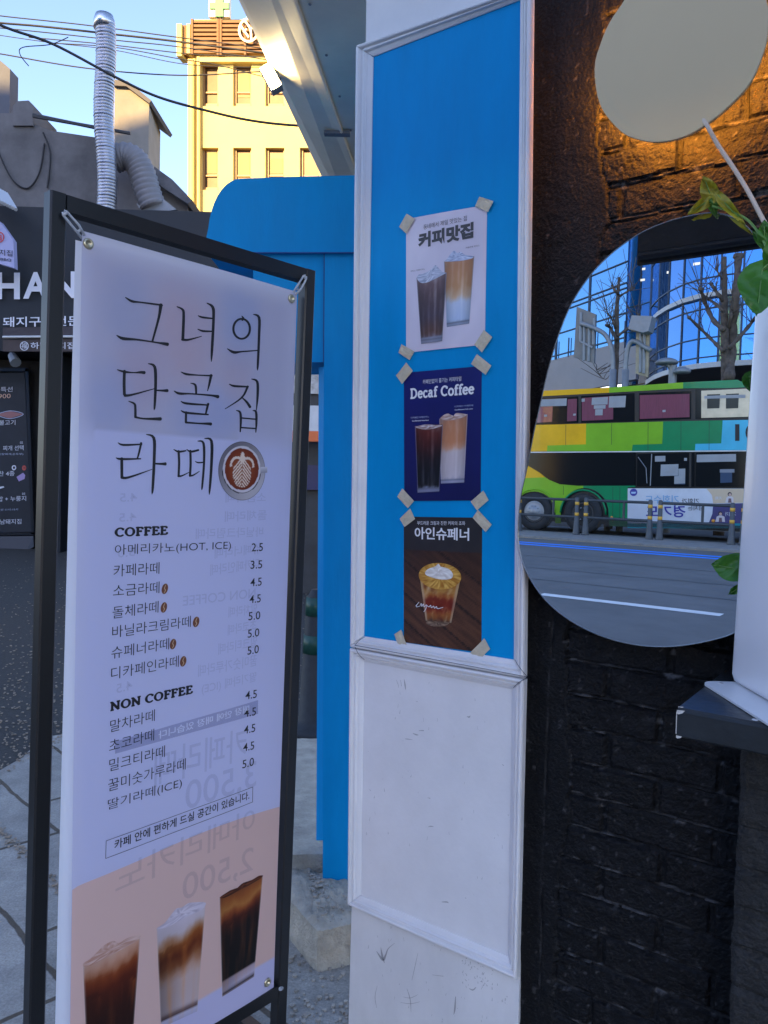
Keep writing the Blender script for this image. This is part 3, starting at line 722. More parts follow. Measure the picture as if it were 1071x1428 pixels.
for k in range(n_): mb.f.append((k, (k + 1) % n_, n_ + (k + 1) % n_, n_ + k))
mb.build('back_box', BLACKM, lamp)
cab = crv([onw(976, 160, .02), onw(986, 175, .03), onw(1001, 202, .022), onw(1020, 230, .02), onw(1041, 263, .025), onw(1058, 295, .045), onw(1069, 316, .06), onw(1085, 352, .07), onw(1094, 420, .08)], 5)
MB().tube(cab, .0038, 10).build('power_cord', mat('beige_cable_sheath', (.62, .52, .42), .45, var=.05, vscale=10), lamp, True)

# ------------------------------------------------------------------ black awning over the shop front (seen in the mirror)
AW = 1.05
ae = mir(891, 371, AW); au, _, azz = toS(ae)
ar = toS(mir(1060, 353, AW)); 
ab = thing('black_awning', S(au + 1.2, .5, azz), 'black fabric drop awning on slim arms out from the brick wall above the mirror', 'awning')
AWM = mat('black_awning_fabric', (.014, .016, .019), .75, var=.5, vscale=6, bump=.15, bscale=60)
MB().sbox(au, au + 2.9, AW - .02, AW, azz, azz + .46).build('hanging_cover', AWM, ab)
MB().tube([S(au + .01, AW - .03, azz + .02), S(au + 2.88, AW - .03, azz + .02)], .012, 8).build('front_bar', BLACKM, ab)
for k_ in (.06, 1.4, 2.8): MB().tube([S(au + k_, AW - .012, azz + .475), S(au + k_, -.04, azz + .62)], .012, 8).build('support_arm', BLACKM, ab)
MB().tube([S(au + .0, AW - .012, azz + .475), S(au + 2.9, AW - .012, azz + .475)], .014, 8).build('top_bar', BLACKM, ab)
# ------------------------------------------------------------------ posters on the blue panel
def poster(name, label, corners, bulge=.002):
    q = [onw(x, y, .004) for x, y in corners]            # BL BR TR TL
    p = Patch(*q, bulge=bulge); r = thing(name, q[0].lerp(q[1], .5), label, 'poster', 'coffee posters taped to the blue panel'); return p, r
def streak(a, b, s=1.0): return fbm(a * 6 * s, b * 3 * s, s)
def glass_cols(stops, edge=(.75, .75, .78), seed=0.0, dark=.0, bot=.06):
    def f(a, b):
        x = abs(2 * a - 1)
        c = ramp(stops, 1 - b + .05 * fbm(a * 4, b * 4, seed) * 1.2)
        c = mix(c, (1, 1, 1), .20 * max(0, fbm(a * 9, b * 2.5, seed + 2)) + (.14 if .62 < a < .70 else 0))
        c = mix(c, (0, 0, 0), .22 * x * x)
        if x > .93: c = mix(c, edge, .7)
        if b < bot: c = mix(edge, (.4, .42, .48), .4 + .3 * math.sin(b * 160) + .3 * x)
        return c
    return f
def lump_cols(c0, c1, seed):
    return lambda a, b: mix(c0, c1, .5 + .9 * fbm(a * 5, b * 5, seed))
def blob(p, name, m, parent, pts, zm, col, h):
    """irregular little patch fan with a colour per vertex"""
    P = crv([V((x, y, 0)) for x, y in pts], 3, True); c = sum(P, V((0, 0, 0))) / len(P); mb = MB(); cs = []
    K = 4
    for k in range(K + 1):
        for q in P:
            r_ = c.lerp(q, max(.02, k / K)); mb.v.append(p.P(*p.inv(*zm(r_.x, r_.y)), h)); cs.append(col(r_.x * .02, r_.y * .02))
    n = len(P)
    for k in range(K):
        for i in range(n): mb.f.append((k * n + i, k * n + (i + 1) % n, (k + 1) * n + (i + 1) % n, (k + 1) * n + i))
    return mb.build(name, m, parent, True, cs)
GREYINK = mat('charcoal_ink', (.055, .055, .062), .6)
PALEINK = mat('pale_blue_ink', (.45, .50, .66), .6)
# -- white poster
z1 = Zm(540, 260, 5.95)
P1, R1 = poster('coffee_poster', 'white poster of iced coffee and iced latte, top of the three posters', [(566, 492), (675.8, 480.5), (679, 285.5), (566, 305.5)])
P1.grid('paper_sheet', PAPER, R1, ns=16, nt_=24, col=lambda a, t: mix((.86, .83, .88), (.80, .77, .83), .5 + fbm(a * 2, t * 2, 1)))
P1.text('caption_lettering', GREYINK, R1, '동네에서 제일 맛있는 집', z1(305, 355), z1(662, 278), 42, -.004, .0006) if False else P1.text('caption_lettering', GREYINK, R1, '동네에서 제일 맛있는 집', z1(303, 360), z1(662, 285), 7.0, -.002, .0006)
P1.text('title_lettering', GREYINK, R1, '커피맛집', z1(258, 520), z1(716, 428), 22.0, .05, .0007)
P1.text('small_lettering', GREYINK, R1, '아이스 아메리카노', z1(194, 712), z1(315, 694), 2.6, .0, .0006)
P1.text('small_lettering', GREYINK, R1, '카페라떼 아이스', z1(652, 520), z1(766, 497), 2.6, .0, .0006)
q = [z1(*k) for k in ((474, 625), (724, 578), (682, 1138), (497, 1168))]
P1.qgrid('latte_print', PAPER, R1, q, glass_cols([(0, (.70, .52, .40)), (.08, (.72, .50, .34)), (.42, (.74, .54, .36)), (.55, (.80, .68, .56)), (.64, (.76, .80, .88)), (.92, (.70, .77, .88)), (1, (.5, .56, .68))], (.62, .66, .74), 3.0), h=.0006)
blob(P1, 'ice_print', PAPER, R1, [(485, 625), (500, 605), (530, 560), (560, 535), (585, 555), (615, 545), (650, 570), (715, 580), (700, 600), (600, 620)], z1, lump_cols((.48, .54, .68), (.84, .86, .93), 5), .0009)
q = [z1(*k) for k in ((245, 758), (498, 715), (460, 1285), (284, 1308))]
P1.qgrid('iced_coffee_print', PAPER, R1, q, glass_cols([(0, (.55, .48, .50)), (.10, (.42, .32, .33)), (.3, (.33, .24, .25)), (.6, (.28, .22, .26)), (.85, (.36, .24, .20)), (.93, (.45, .42, .48)), (1, (.7, .7, .76))], (.60, .60, .66), 7.0, bot=.09), h=.0012)
blob(P1, 'ice_print', PAPER, R1, [(250, 765), (262, 735), (300, 725), (350, 705), (385, 675), (408, 655), (440, 690), (470, 715), (490, 722), (400, 770), (330, 800), (280, 800)], z1, lump_cols((.50, .54, .64), (.86, .87, .92), 2), .0016)
# -- dark blue decaf poster
z2_ = Zm(540, 490, 3.319)
P2, R2 = poster('coffee_poster', 'dark blue decaf coffee poster taped between two other posters', [(563.5, 698.8), (670, 698), (671.7, 510.5), (563, 520)], .0015)
P2.grid('paper_sheet', PAPER, R2, ns=14, nt_=24, col=lambda a, t: mix((.035, .045, .30), (.05, .08, .40), t + .3 * fbm(a * 2, t * 2, 3)))
P2.text('caption_lettering', WHITEINK, R2, '카페인없이 즐기는 커피타임', z2_(166, 152), z2_(343, 137), 6.2, .002, .0006)
mb = MB(); P2.shape(mb, *serif('Decaf Coffee'), z2_(107, 222), z2_(404, 198), 15.5, .0008); mb.build('title_lettering', WHITEINK, R2)
P2.text('small_lettering', PALEINK, R2, '디카페인 아메리카노', z2_(110, 312), z2_(195, 307), 2.6, 0, .0006)
P2.text('small_lettering', WHITEINK, R2, 'Decaffeinated Americano', z2_(116, 325), z2_(193, 321), 1.7, .01, .0006)
P2.text('small_lettering', PALEINK, R2, '디카페인 카페라떼', z2_(313, 260), z2_(398, 254), 2.6, 0, .0006)
P2.text('small_lettering', WHITEINK, R2, 'Decaffeinated Cafe Latte', z2_(314, 274), z2_(396, 268), 1.7, .01, .0006)
q = [z2_(*k) for k in ((243, 312), (373, 290), (357, 607), (250, 612))]
P2.qgrid('latte_print', PAPER, R2, q, glass_cols([(0, (.66, .50, .44)), (.08, (.74, .50, .36)), (.35, (.78, .52, .36)), (.46, (.82, .62, .50)), (.54, (.80, .74, .74)), (.9, (.78, .74, .76)), (1, (.6, .6, .7))], (.70, .70, .8), 1.0), h=.0007)
blob(P2, 'ice_print', PAPER, R2, [(248, 314), (262, 296), (285, 288), (305, 302), (320, 286), (350, 288), (370, 294), (345, 308), (290, 320)], z2_, lump_cols((.60, .46, .40), (.9, .84, .82), 6), .001)
q = [z2_(*k) for k in ((130, 346), (260, 338), (243, 648), (142, 654))]
P2.qgrid('iced_coffee_print', PAPER, R2, q, glass_cols([(0, (.45, .30, .28)), (.08, (.36, .13, .10)), (.30, (.24, .06, .05)), (.5, (.10, .04, .06)), (.7, (.03, .03, .06)), (.9, (.03, .03, .05)), (.95, (.4, .42, .5)), (1, (.7, .72, .8))], (.55, .55, .66), 4.0, bot=.07), h=.0012)
blob(P2, 'ice_print', PAPER, R2, [(134, 352), (150, 344), (190, 338), (225, 342), (256, 342), (240, 352), (180, 362)], z2_, lump_cols((.5, .36, .34), (.92, .9, .9), 9), .0016)
# -- brown einspanner poster
P3, R3 = poster('coffee_poster', 'brown poster of cream topped coffee on wooden table, lowest of the posters', [(562.6, 895.5), (671, 910), (672, 722), (562.6, 720.5)], .0025)
def wood(a, t):
    if t > .735: return mix((.14, .13, .14), (.18, .165, .17), .5 + fbm(a * 3, t * 3))
    y = t + .45 * a; g = fbm(a * 1.5 + y * 2, y * 30, 2.0) + .6 * fbm(a * 4, y * 70, 5)
    c = mix((.25, .15, .10), (.40, .25, .165), .5 + .8 * g)
    for k in (.18, .40, .66, .95):
        if abs(y - k) < .008: c = (.09, .05, .04)
    return mix(c, (.14, .08, .06), .5 * max(0, (t - .45) / .3) + .25 * abs(a - .5))
P3.grid('paper_sheet', PAPER, R3, ns=54, nt_=90, col=wood)
P3.text('caption_lettering', WHITEINK, R3, '부드러운 크림과 진한 커피의 조화', z2_(140, 803), z2_(362, 805), 5.4, .004, .0007)
P3.text('title_lettering', WHITEINK, R3, '아인슈페너', z2_(128, 869), z2_(380, 877), 17.0, .022, .0008)
def ein(a, b):
    x = abs(2 * a - 1); v = 1 - b + .06 * fbm(a * 4, b * 3, 1)
    c = ramp([(0, (.58, .36, .10)), (.15, (.62, .38, .10)), (.35, (.70, .50, .24)), (.46, (.62, .34, .12)), (.54, (.46, .14, .05)), (.72, (.50, .15, .05)), (.82, (.60, .34, .14)), (.93, (.52, .30, .13)), (1, (.28, .20, .16))], v)
    c = mix(c, (.30, .05, .02), .6 * max(0, fbm(a * 5, b * 5, 8)))
    c = mix(c, (1, .95, .8), .55 * max(0, fbm(a * 7, b * 4, 3) - .1))
    if x > .9: c = mix(c, (.75, .68, .58), .6)
    return c
q = [z2_(*k) for k in ((151, 1032), (342, 1046), (298, 1256), (180, 1246))]
P3.qgrid('glass_print', PAPER, R3, q, ein, h=.0008)
def ell(cx, cy, rx, ry, n=22, a0=0): return [(cx + rx * math.cos(2 * math.pi * k / n), cy + ry * math.sin(2 * math.pi * k / n) + a0 * math.cos(2 * math.pi * k / n)) for k in range(n)]
blob(P3, 'glass_print', PAPER, R3, ell(235, 1255, 54, 18), z2_, lump_cols((.30, .22, .18), (.62, .52, .42), 1), .0006)
blob(P3, 'cream_print', PAPER, R3, ell(246, 1040, 98, 61, a0=5), z2_, lump_cols((.62, .38, .08), (.90, .72, .36), 4), .0012)
blob(P3, 'cream_print', PAPER, R3, [(178, 1030), (190, 1008), (225, 995), (240, 982), (252, 996), (285, 1005), (306, 1028), (300, 1050), (260, 1056), (210, 1046)], z2_, lump_cols((.80, .76, .72), (.98, .97, .95), 7), .0016)
P3.pen('script_lettering', WHITEINK, R3, [[(134, 1178, 2), (150, 1160, 3), (140, 1172, 3), (138, 1182, 3), (155, 1178, 2)], [(155, 1178, 2), (160, 1166, 3), (163, 1180, 3), (170, 1168, 3), (174, 1182, 3), (184, 1172, 2), (182, 1190, 3), (172, 1205, 2)], [(184, 1172, 2), (196, 1182, 3), (204, 1174, 3), (208, 1186, 3), (218, 1178, 3), (222, 1188, 3), (232, 1180, 3), (236, 1190, 3), (262, 1184, 2)]], z2_, .0018)
def tapes(p, root, quads, zm):
    for q in quads:
        mb = MB(); pts = [zm(*k) for k in q]; n = 8
        for j in range(n + 1):
            for i in range(n + 1):
                a, b = i / n, j / n; jag = (.6 * fbm(a * 20, b * 9, pts[0][0]) if j in (0, n) else 0)
                x = sum(k * c[0] for k, c in zip(((1 - a) * (1 - b), a * (1 - b), a * b, (1 - a) * b), pts)) + jag
                y = sum(k * c[1] for k, c in zip(((1 - a) * (1 - b), a * (1 - b), a * b, (1 - a) * b), pts)) + jag
                mb.v.append(onw(x, y, .0066 + .0016 * fbm(a * 2.2, b * 2.2, pts[0][1])))
        for j in range(n):
            for i in range(n):
                k = j * (n + 1) + i; mb.f.append((k, k + 1, k + n + 2, k + n + 1))
        mb.build('tape', TAPE, root, False)
tapes(P1, R1, [[(160, 225), (230, 268), (155, 388), (98, 335)], [(765, 83), (882, 122), (835, 212), (728, 165)], [(118, 1308), (226, 1370), (185, 1440), (93, 1380)], [(802, 1190), (872, 1250), (785, 1377), (723, 1312)]], z1)
tapes(P2, R2, [[(88, 52), (119, 90), (68, 151), (41, 112)], [(415, 12), (482, 66), (455, 108), (388, 58)], [(70, 634), (124, 692), (95, 726), (46, 672)], [(445, 644), (469, 688), (415, 736), (386, 695)]], z2_)
tapes(P3, R3, [[(106, 727), (129, 776), (80, 813), (57, 775)], [(420, 734), (484, 802), (455, 836), (395, 770)], [(65, 1288), (89, 1356), (58, 1382), (32, 1310)], [(450, 1328), (476, 1376), (430, 1425), (383, 1395)]], z2_)

# ------------------------------------------------------------------ banner stand and banner
SP0 = ond(84, 700, 1.40); SD = ray(1521, 713); SD.z = 0; SD.normalize()
SN = V((SD.y, -SD.x, 0))
if SN.dot(EYE - SP0) < 0: SN = -SN
def onb(px, py, h=0.0): return hit(px, py, SP0 + SN * h, SN)
stand = thing('banner_stand', V((*(SP0.lerp(onb(420, 900), .5)).xy, 0)), 'black steel frame stand holding the white menu banner', 'banner stand')
TK = .030
def post(top_o, bot_o, inner_dir, name, clr=None):
    """square tube; top_o, bot_o outer front corners"""
    b = bot_o + (bot_o - top_o).normalized() * ((bot_o.z - .02) / max(1e-6, (top_o.z - bot_o.z) / (top_o - bot_o).length)); mb = MB()
    c = .003; ring = [(0, c), (c, 0), (TK - c, 0), (TK, c), (TK, TK - c), (TK - c, TK), (c, TK), (0, TK - c)]; vs = []
    for p in (b, top_o):
        vs += [p + inner_dir * x - SN * y for x, y in ring]
    mb.add(vs, [(i, (i + 1) % 8, 8 + (i + 1) % 8, 8 + i) for i in range(8)] + [tuple(range(8)), tuple(reversed(range(8, 16)))])
    return mb.build(name, BLACKM, stand)
tl, bl_ = onb(71, 264), onb(41, 1428); tr_, br_ = onb(441, 378), onb(400, 1428)
post(tl, bl_, SD, 'post'); post(tr_, br_, -SD, 'post')
ti, tj = onb(87, 290), onb(424, 390)
mb = MB(); A, B = tl + SD * TK, tr_ - SD * TK; upv = V((0, 0, -1)); dA = (tl - ti).dot(V((0, 0, 1)))
mb.box(A + upv * TK - SN * (TK - .001), B - A, SN * (TK - .002), -upv * (TK - .0005)); mb.build('top_bar', BLACKM, stand)
lo = onb(391, 1374); lz = lo.z
pl_ = onb(52, 1428); pr_ = onb(392, 1380)
mb = MB(); mb.box(V((pl_.x, pl_.y, lz - TK)) - SN * (TK - .001) - SD * .012, V((pr_.x, pr_.y, 0)) - V((pl_.x, pl_.y, 0)) + SD * .004, SN * (TK - .002), V((0, 0, TK))); mb.build('bottom_bar', BLACKM, stand)
for q in (bl_ + SD * .015, br_ - SD * .015):
    f = V((q.x, q.y, .006)) - SN * .015
    MB().box(f - SN * .24 - SD * .015, SD * .03, SN * .48, V((0, 0, .03))).build('foot', BLACKM, stand)
mb = MB().tube([onb(393, 1378, -.002), onb(391, 1379, .012)], .0045, 10); mb.build('bolt', mat('grey_bolt', (.25, .27, .30), .5), stand)
BNH = -.004
BN = Patch(onb(97, 1557), onb(384, 1380), onb(417, 406.5), onb(116, 321), bulge=.004, wav=.0016)
BN.c = tuple(p + SN * BNH for p in BN.c)
ban = thing('menu_banner', BN.flat(.5, 0), 'white hanging cafe menu banner with latte title and drink photos', 'banner')
SHV = vmat('banner_vinyl_print', .55, trans=.38)
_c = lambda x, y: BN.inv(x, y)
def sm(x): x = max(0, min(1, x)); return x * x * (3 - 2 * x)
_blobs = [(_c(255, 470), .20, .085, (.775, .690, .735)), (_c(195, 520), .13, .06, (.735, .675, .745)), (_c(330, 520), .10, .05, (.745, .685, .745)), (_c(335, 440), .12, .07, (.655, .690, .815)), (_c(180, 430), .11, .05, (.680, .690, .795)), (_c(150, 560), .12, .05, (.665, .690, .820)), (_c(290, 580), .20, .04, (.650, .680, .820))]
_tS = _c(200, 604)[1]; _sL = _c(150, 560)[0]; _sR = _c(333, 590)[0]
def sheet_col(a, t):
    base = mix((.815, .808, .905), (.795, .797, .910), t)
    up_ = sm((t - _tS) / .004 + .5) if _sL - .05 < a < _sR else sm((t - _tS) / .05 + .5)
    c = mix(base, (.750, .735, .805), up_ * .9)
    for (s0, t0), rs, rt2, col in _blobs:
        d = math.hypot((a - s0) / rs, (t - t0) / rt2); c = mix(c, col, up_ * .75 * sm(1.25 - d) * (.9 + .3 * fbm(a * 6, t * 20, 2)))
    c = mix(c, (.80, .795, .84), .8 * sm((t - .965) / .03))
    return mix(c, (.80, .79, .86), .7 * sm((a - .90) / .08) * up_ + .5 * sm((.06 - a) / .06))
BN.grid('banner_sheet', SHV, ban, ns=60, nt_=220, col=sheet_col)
BK = Patch(onb(72, 1590, -.026), onb(378, 1386, -.026), onb(411, 412, -.026), onb(104, 335, -.026), bulge=-.003, wav=.002)
bk = BK.grid('back_banner', mat('back_banner_vinyl', (.80, .80, .86), .55, trans=.45), None, ns=20, nt_=50)
tag(bk, 'plain white banner hung behind the printed one, edge showing beside it', 'banner')
H1, H2, H3, H4 = .0006, .0010, .0014, .0018
# peach foot of the print and the lavender table under the glasses
curve_ = [(92, 1248), (110, 1235), (150, 1218), (196, 1198), (235, 1180), (270, 1165), (305, 1151), (340, 1139), (368, 1131), (395, 1124)]
cv = sorted([BN.inv(*p) for p in curve_]); tb = sorted([BN.inv(*p) for p in ((92, 1510), (180, 1452), (275, 1393), (330, 1361), (385.5, 1332))])
def interp(tab, a):
    if a <= tab[0][0]: return tab[0][1]
    for (x0, y0), (x1, y1) in zip(tab, tab[1:]):
        if a <= x1: return y0 + (y1 - y0) * (a - x0) / (x1 - x0 + 1e-9)
    return tab[-1][1]
mb = MB(); cs = []; K, M_ = 48, 44
for j in range(M_ + 1):
    for i in range(K + 1):
        a = .0015 + .997 * i / K; b = j / M_; t1 = interp(cv, a); t0 = interp(tb, a)
        if b < .25: t_ = .001 + (t0 - .001) * (b / .25)
        else: t_ = t0 + (t1 - t0) * ((b - .25) / .75)
        mb.v.append(BN.P(a, t_, H1)); cs.append(mix((.80, .77, .88), (.78, .76, .87), a) if b <= .25 - 1e-6 else mix((.90, .755, .71), (.87, .73, .685), a + .15 * fbm(a * 3, b * 3)))
for j in range(M_):
    for i in range(K):
        k = j * (K + 1) + i; mb.f.append((k, k + 1, k + K + 2, k + K + 1))
mb.build('peach_print', PRINT, ban, True, cs)
# hand lettered title
zA, zB = Zm(150, 400, 4.4625), Zm(150, 590, 4.4625)
ring = _arc(830, 262, 52, 62, 0, 360, 24, 14, 12)
row1 = [[(110, 66, 6), (150, 90, 16), (200, 96, 10), (320, 112, 12), (340, 118, 8)], [(330, 112, 22), (318, 190, 16), (278, 338, 12)], [(56, 302, 6), (95, 322, 20), (180, 328, 12), (300, 346, 10), (350, 354, 18), (372, 358, 22)],
        [(430, 124, 6), (464, 142, 14), (471, 180, 17), (466, 322, 18)], [(462, 328, 16), (500, 330, 13), (582, 308, 4)], [(614, 102, 6), (650, 128, 18), (655, 200, 17), (645, 400, 16), (641, 466, 4)], [(560, 180, 5), (585, 190, 12), (650, 198, 9)], [(558, 264, 5), (590, 276, 13), (648, 278, 9)],
        ring, [(830, 182, 4), (840, 196, 14), (834, 208, 12)], [(740, 386, 5), (780, 408, 18), (830, 404, 10), (935, 396, 7)], [(904, 172, 5), (940, 192, 17), (940, 300, 16), (932, 480, 14), (929, 520, 4)]]
row2 = [[(60, 516, 6), (100, 528, 14), (160, 534, 8), (205, 532, 16), (228, 534, 20)], [(104, 524, 18), (102, 600, 18), (104, 670, 18)], [(106, 676, 18), (150, 672, 13), (290, 634, 5)], [(252, 478, 5), (292, 498, 18), (298, 600, 18), (292, 740, 14), (288, 766, 4)], [(300, 644, 9), (345, 646, 14), (370, 646, 20)],
        [(130, 712, 5), (166, 728, 14), (172, 760, 15), (172, 808, 16)], [(170, 810, 14), (220, 820, 11), (300, 822, 18), (328, 822, 22)], [(455, 530, 5), (490, 544, 14), (560, 550, 8), (645, 554, 12)], [(640, 550, 16), (630, 600, 14), (618, 648, 5)], [(514, 600, 4), (543, 612, 14), (548, 664, 12)], [(412, 648, 5), (445, 664, 16), (520, 666, 9), (640, 676, 12), (682, 684, 22)],
        [(455, 713, 5), (490, 726, 14), (622, 736, 9)], [(622, 728, 14), (614, 760, 13), (606, 795, 10)], [(455, 770, 5), (490, 784, 14), (622, 795, 9)], [(486, 780, 14), (485, 842, 14)], [(484, 844, 13), (560, 850, 10), (620, 852, 16), (638, 854, 20)], [(752, 606, 5), (785, 618, 14), (868, 622, 10)], [(868, 620, 14), (830, 690, 11), (726, 760, 4)], [(826, 685, 5), (860, 716, 14), (882, 748, 17)],
        [(892, 574, 5), (928, 592, 16), (930, 680, 15), (922, 768, 5)], [(796, 770, 5), (820, 782, 14), (824, 840, 14), (820, 902, 8)], [(900, 770, 5), (920, 780, 15), (922, 850, 14), (918, 905, 6)], [(824, 816, 9), (920, 824, 9)], [(824, 876, 9), (918, 882, 9)]]
row3 = [[(64, 122, 5), (98, 136, 14), (212, 132, 9)], [(208, 124, 14), (196, 180, 12), (184, 222, 10)], [(52, 216, 5), (85, 224, 14), (205, 222, 8)], [(87, 220, 18), (88, 334, 18)], [(86, 338, 18), (130, 338, 14), (275, 288, 4)], [(240, 70, 5), (286, 92, 18), (290, 200, 18), (280, 400, 16), (275, 442, 4)], [(290, 252, 10), (335, 254, 14), (358, 254, 21)],
        [(410, 164, 5), (440, 178, 13), (485, 172, 9)], [(440, 174, 15), (443, 250, 14), (440, 328, 14)], [(438, 330, 14), (460, 328, 10), (505, 306, 4)], [(490, 164, 5), (515, 178, 13), (562, 168, 12)], [(512, 172, 14), (514, 250, 14), (510, 325, 14)], [(508, 328, 13), (530, 324, 10), (568, 300, 4)], [(558, 112, 5), (593, 126, 15), (596, 250, 14), (585, 390, 12), (582, 415, 4)], [(542, 238, 4), (560, 246, 9), (596, 244, 8)], [(600, 96, 5), (642, 112, 17), (642, 250, 17), (632, 400, 14), (628, 444, 4)]]
BN.pen('title_lettering', INK, ban, row1, zA, H2); BN.pen('title_lettering', INK, ban, row2, zA, H2); BN.pen('title_lettering', INK, ban, row3, zB, H2)
# latte cup seen from above
cc = BN.inv(*zB(835, 298)); ex = BN.inv(*zB(978, 298)); ey = BN.inv(*zB(835, 115))
rx, ry = ex[0] - cc[0], ey[1] - cc[1]
def latte(r, th):
    x, y = r * math.cos(th), r * math.sin(th)
    dx, dy = x + .02, y - .06; rc = math.hypot(dx / .80, dy / .79)
    if rc > 1.0:                                    # saucer
        k = .5 + .5 * math.sin(th * 1.0 + 2.4); c = mix((.45, .43, .46), (.78, .75, .76), k)
        if r > .985: c = (.12, .10, .10)
        if rc < 1.05 and y < 0: c = mix(c, (.15, .13, .14), .7)
        return c
    if rc > .90: return (.86, .83, .84)
    X, Y = dx / .72, dy / .71; R_ = math.hypot(X, Y)
    c = mix((.62, .30, .14), (.45, .16, .06), max(0, R_ - .4) * 1.4)
    if R_ < .86:
        body = abs(X) < .54 * math.sqrt(max(0, 1 - ((Y + .22) / .68) ** 2)) if abs(Y + .22) < .68 else False
        tip = abs(X) < .16 * (1 - abs((Y - .52) / .34)) ** .6 if abs(Y - .52) < .34 else False
        wing = abs(math.hypot(abs(X) - .30, Y - .18) - .36) < .06 and Y > .1
        line = math.sin((Y + abs(X) * 1.1) * 36) > -.35
        if tip or (body and line) or wing: c = (.93, .84, .76)
        if abs(X) < .015 and Y < .3 and body: c = (.62, .34, .2)
    return c
mb = MB(); cs = []; NR, NT = 44, 96
for j in range(NR + 1):
    for i in range(NT):
        r = j / NR; th = 2 * math.pi * i / NT; mb.v.append(BN.P(cc[0] + rx * r * math.cos(th), cc[1] + ry * r * math.sin(th), H2)); cs.append(latte(r, th))
for j in range(NR):
    for i in range(NT): mb.f.append((j * NT + i, j * NT + (i + 1) % NT, (j + 1) * NT + (i + 1) % NT, (j + 1) * NT + i))
mb.build('latte_cup_print', PRINT, ban, True, cs)
BN.qgrid('latte_cup_print', PRINT, ban, [zB(948, 274), zB(990, 272), zB(990, 308), zB(948, 312)], lambda a, b: mix((.62, .60, .64), (.86, .84, .86), b), 6, 6, H3)
# menu lines
zM = Zm(130, 710, 2.856)
THIN, REG = -.006, .002
def line(body, bl, br, hp, w=THIN): BN.text('menu_lettering', INK, ban, body, bl, br, hp, w, H2)
def head(word, bl, br, hp):
    mb = MB(); BN.shape(mb, *serif(word, .24, .07), bl, br, hp, H2); mb.build('heading_lettering', INK, ban)
head('COFFEE', (159.4, 749.4), (234, 746), 14); head('NON COFFEE', (152.8, 992.5), (268, 967), 14)
for body, bl, br, pr, pb2, pt in (
    ('아메리카노(HOT, ICE)', (159.8, 776.5), (320.5, 768), '2.5', (349.5, 769), (365.6, 768.3)),
    ('카페라떼', (158, 804.5), (221.7, 800), '3.5', (348, 793.3), (364.6, 792.3)),
    ('소금라떼', (157.3, 832.5), (221.7, 827), '4.5', (347.8, 817.8), (363.8, 816.4)),
    ('돌체라떼', (156.6, 863), (220.3, 854), '4.5', (346.5, 841.4), (362.5, 839.6)),
    ('바닐라크림라떼', (156, 890), (265, 874), '5.0', (345, 865), (361.8, 863.2)),
    ('슈페너라떼', (155, 919), (235, 905.3), '5.0', (344, 889.3), (360.4, 887)),
    ('디카페인라떼', (154.5, 948), (248.3, 929.5), '5.0', (343.6, 913), (359.7, 910.3)),
    ('말차라떼', (153, 1021.6), (215, 1005), '4.5', (340.8, 975.4), (357, 972.6)),
    ('초코라떼', (151.7, 1049), (214, 1032), '4.5', (339, 1000), (355.8, 997)),
    ('밀크티라떼', (151.7, 1076), (229, 1055), '4.5', (338.7, 1023.4), (354.8, 1020)),
    ('꿀미숫가루라떼', (150.3, 1104), (257.8, 1072.4), '4.5', (337.6, 1048), (353.4, 1044.4)),
    ('딸기라떼(ICE)', (149.6, 1132), (252.5, 1099.4), '5.0', (336.6, 1071.4), (353, 1067))):
    line(body, bl, br, 17); line(pr, pb2, pt, 11.5, .004)
BEAN = mat('bean_ink', (.16, .05, .02), .6); BEANL = mat('bean_crease_ink', (.55, .36, .22), .6)
for bx, by in ((229.4, 821), (228, 847), (272.5, 867), (240.6, 898), (254.6, 922)):
    pts = [(bx + 4.6 * math.cos(a) * .95 + 1.2 * math.sin(a), by - 7.4 * math.sin(a)) for a in [k * math.pi / 9 for k in range(18)]]
    o = BN.poly('bean_print', BEAN, ban, pts, H2)
    BN.pen('bean_crease', BEANL, o, [[(bx + 1.6, by - 6.4, .6), (bx - .6, by - 1, 1.2), (bx + .6, by + 2, 1.2), (bx - 1.4, by + 6, .6)]], lambda x, y: (x, y), H3)
bxp = [(147.5, 1172.2), (351.6, 1097), (351.3, 1118), (146.7, 1196.7)]
BN.pen('note_box', GREYINK, ban, [[(bxp[k][0] + (bxp[(k + 1) % 4][0] - bxp[k][0]) * q / 14, bxp[k][1] + (bxp[(k + 1) % 4][1] - bxp[k][1]) * q / 14, .7) for q in range(15)] for k in range(4)], lambda x, y: (x, y), H2)
BN.text('note_lettering', INK, ban, '카페 안에 편하게 드실 공간이 있습니다.', (158.7, 1184.6), (346.6, 1114), 13.5, .012, H2)
# faint reversed print showing through from the back
def ghost(body, bl, br, hp, w=.008): BN.text('show_through_lettering', GHOST, ban, body, bl, br, hp, w, H1 + .0002 if bl[1] < 1130 else H2, True)
for body, bl, br, hp in (('소금라떼', (313, 701), (370, 700), 14), ('돌체라떼', (312, 728), (371, 725), 15), ('바닐라크림라떼', (272, 752), (366, 748), 15), ('슈페너라떼', (298, 779), (362, 772), 15), ('디카페인라떼', (292, 803), (360, 793), 16),
        ('NON COFFEE', (254, 845), (355, 833), 14), ('말차라떼', (317, 861), (357, 856), 15), ('초코라떼', (316, 886), (356, 878), 15), ('밀크티라떼', (303, 913), (357, 902), 16), ('꿀미숫가루라떼', (275, 944), (357, 928), 17), ('딸기라떼 (ICE)', (280, 970), (356, 952), 17),
        ('4.5', (167, 700), (191, 699), 12), ('4.5', (166, 728), (190, 726), 12), ('5.0', (164, 778), (188, 775), 12), ('4.5', (162, 967), (184, 961), 13)):
    ghost(body, bl, br, hp)
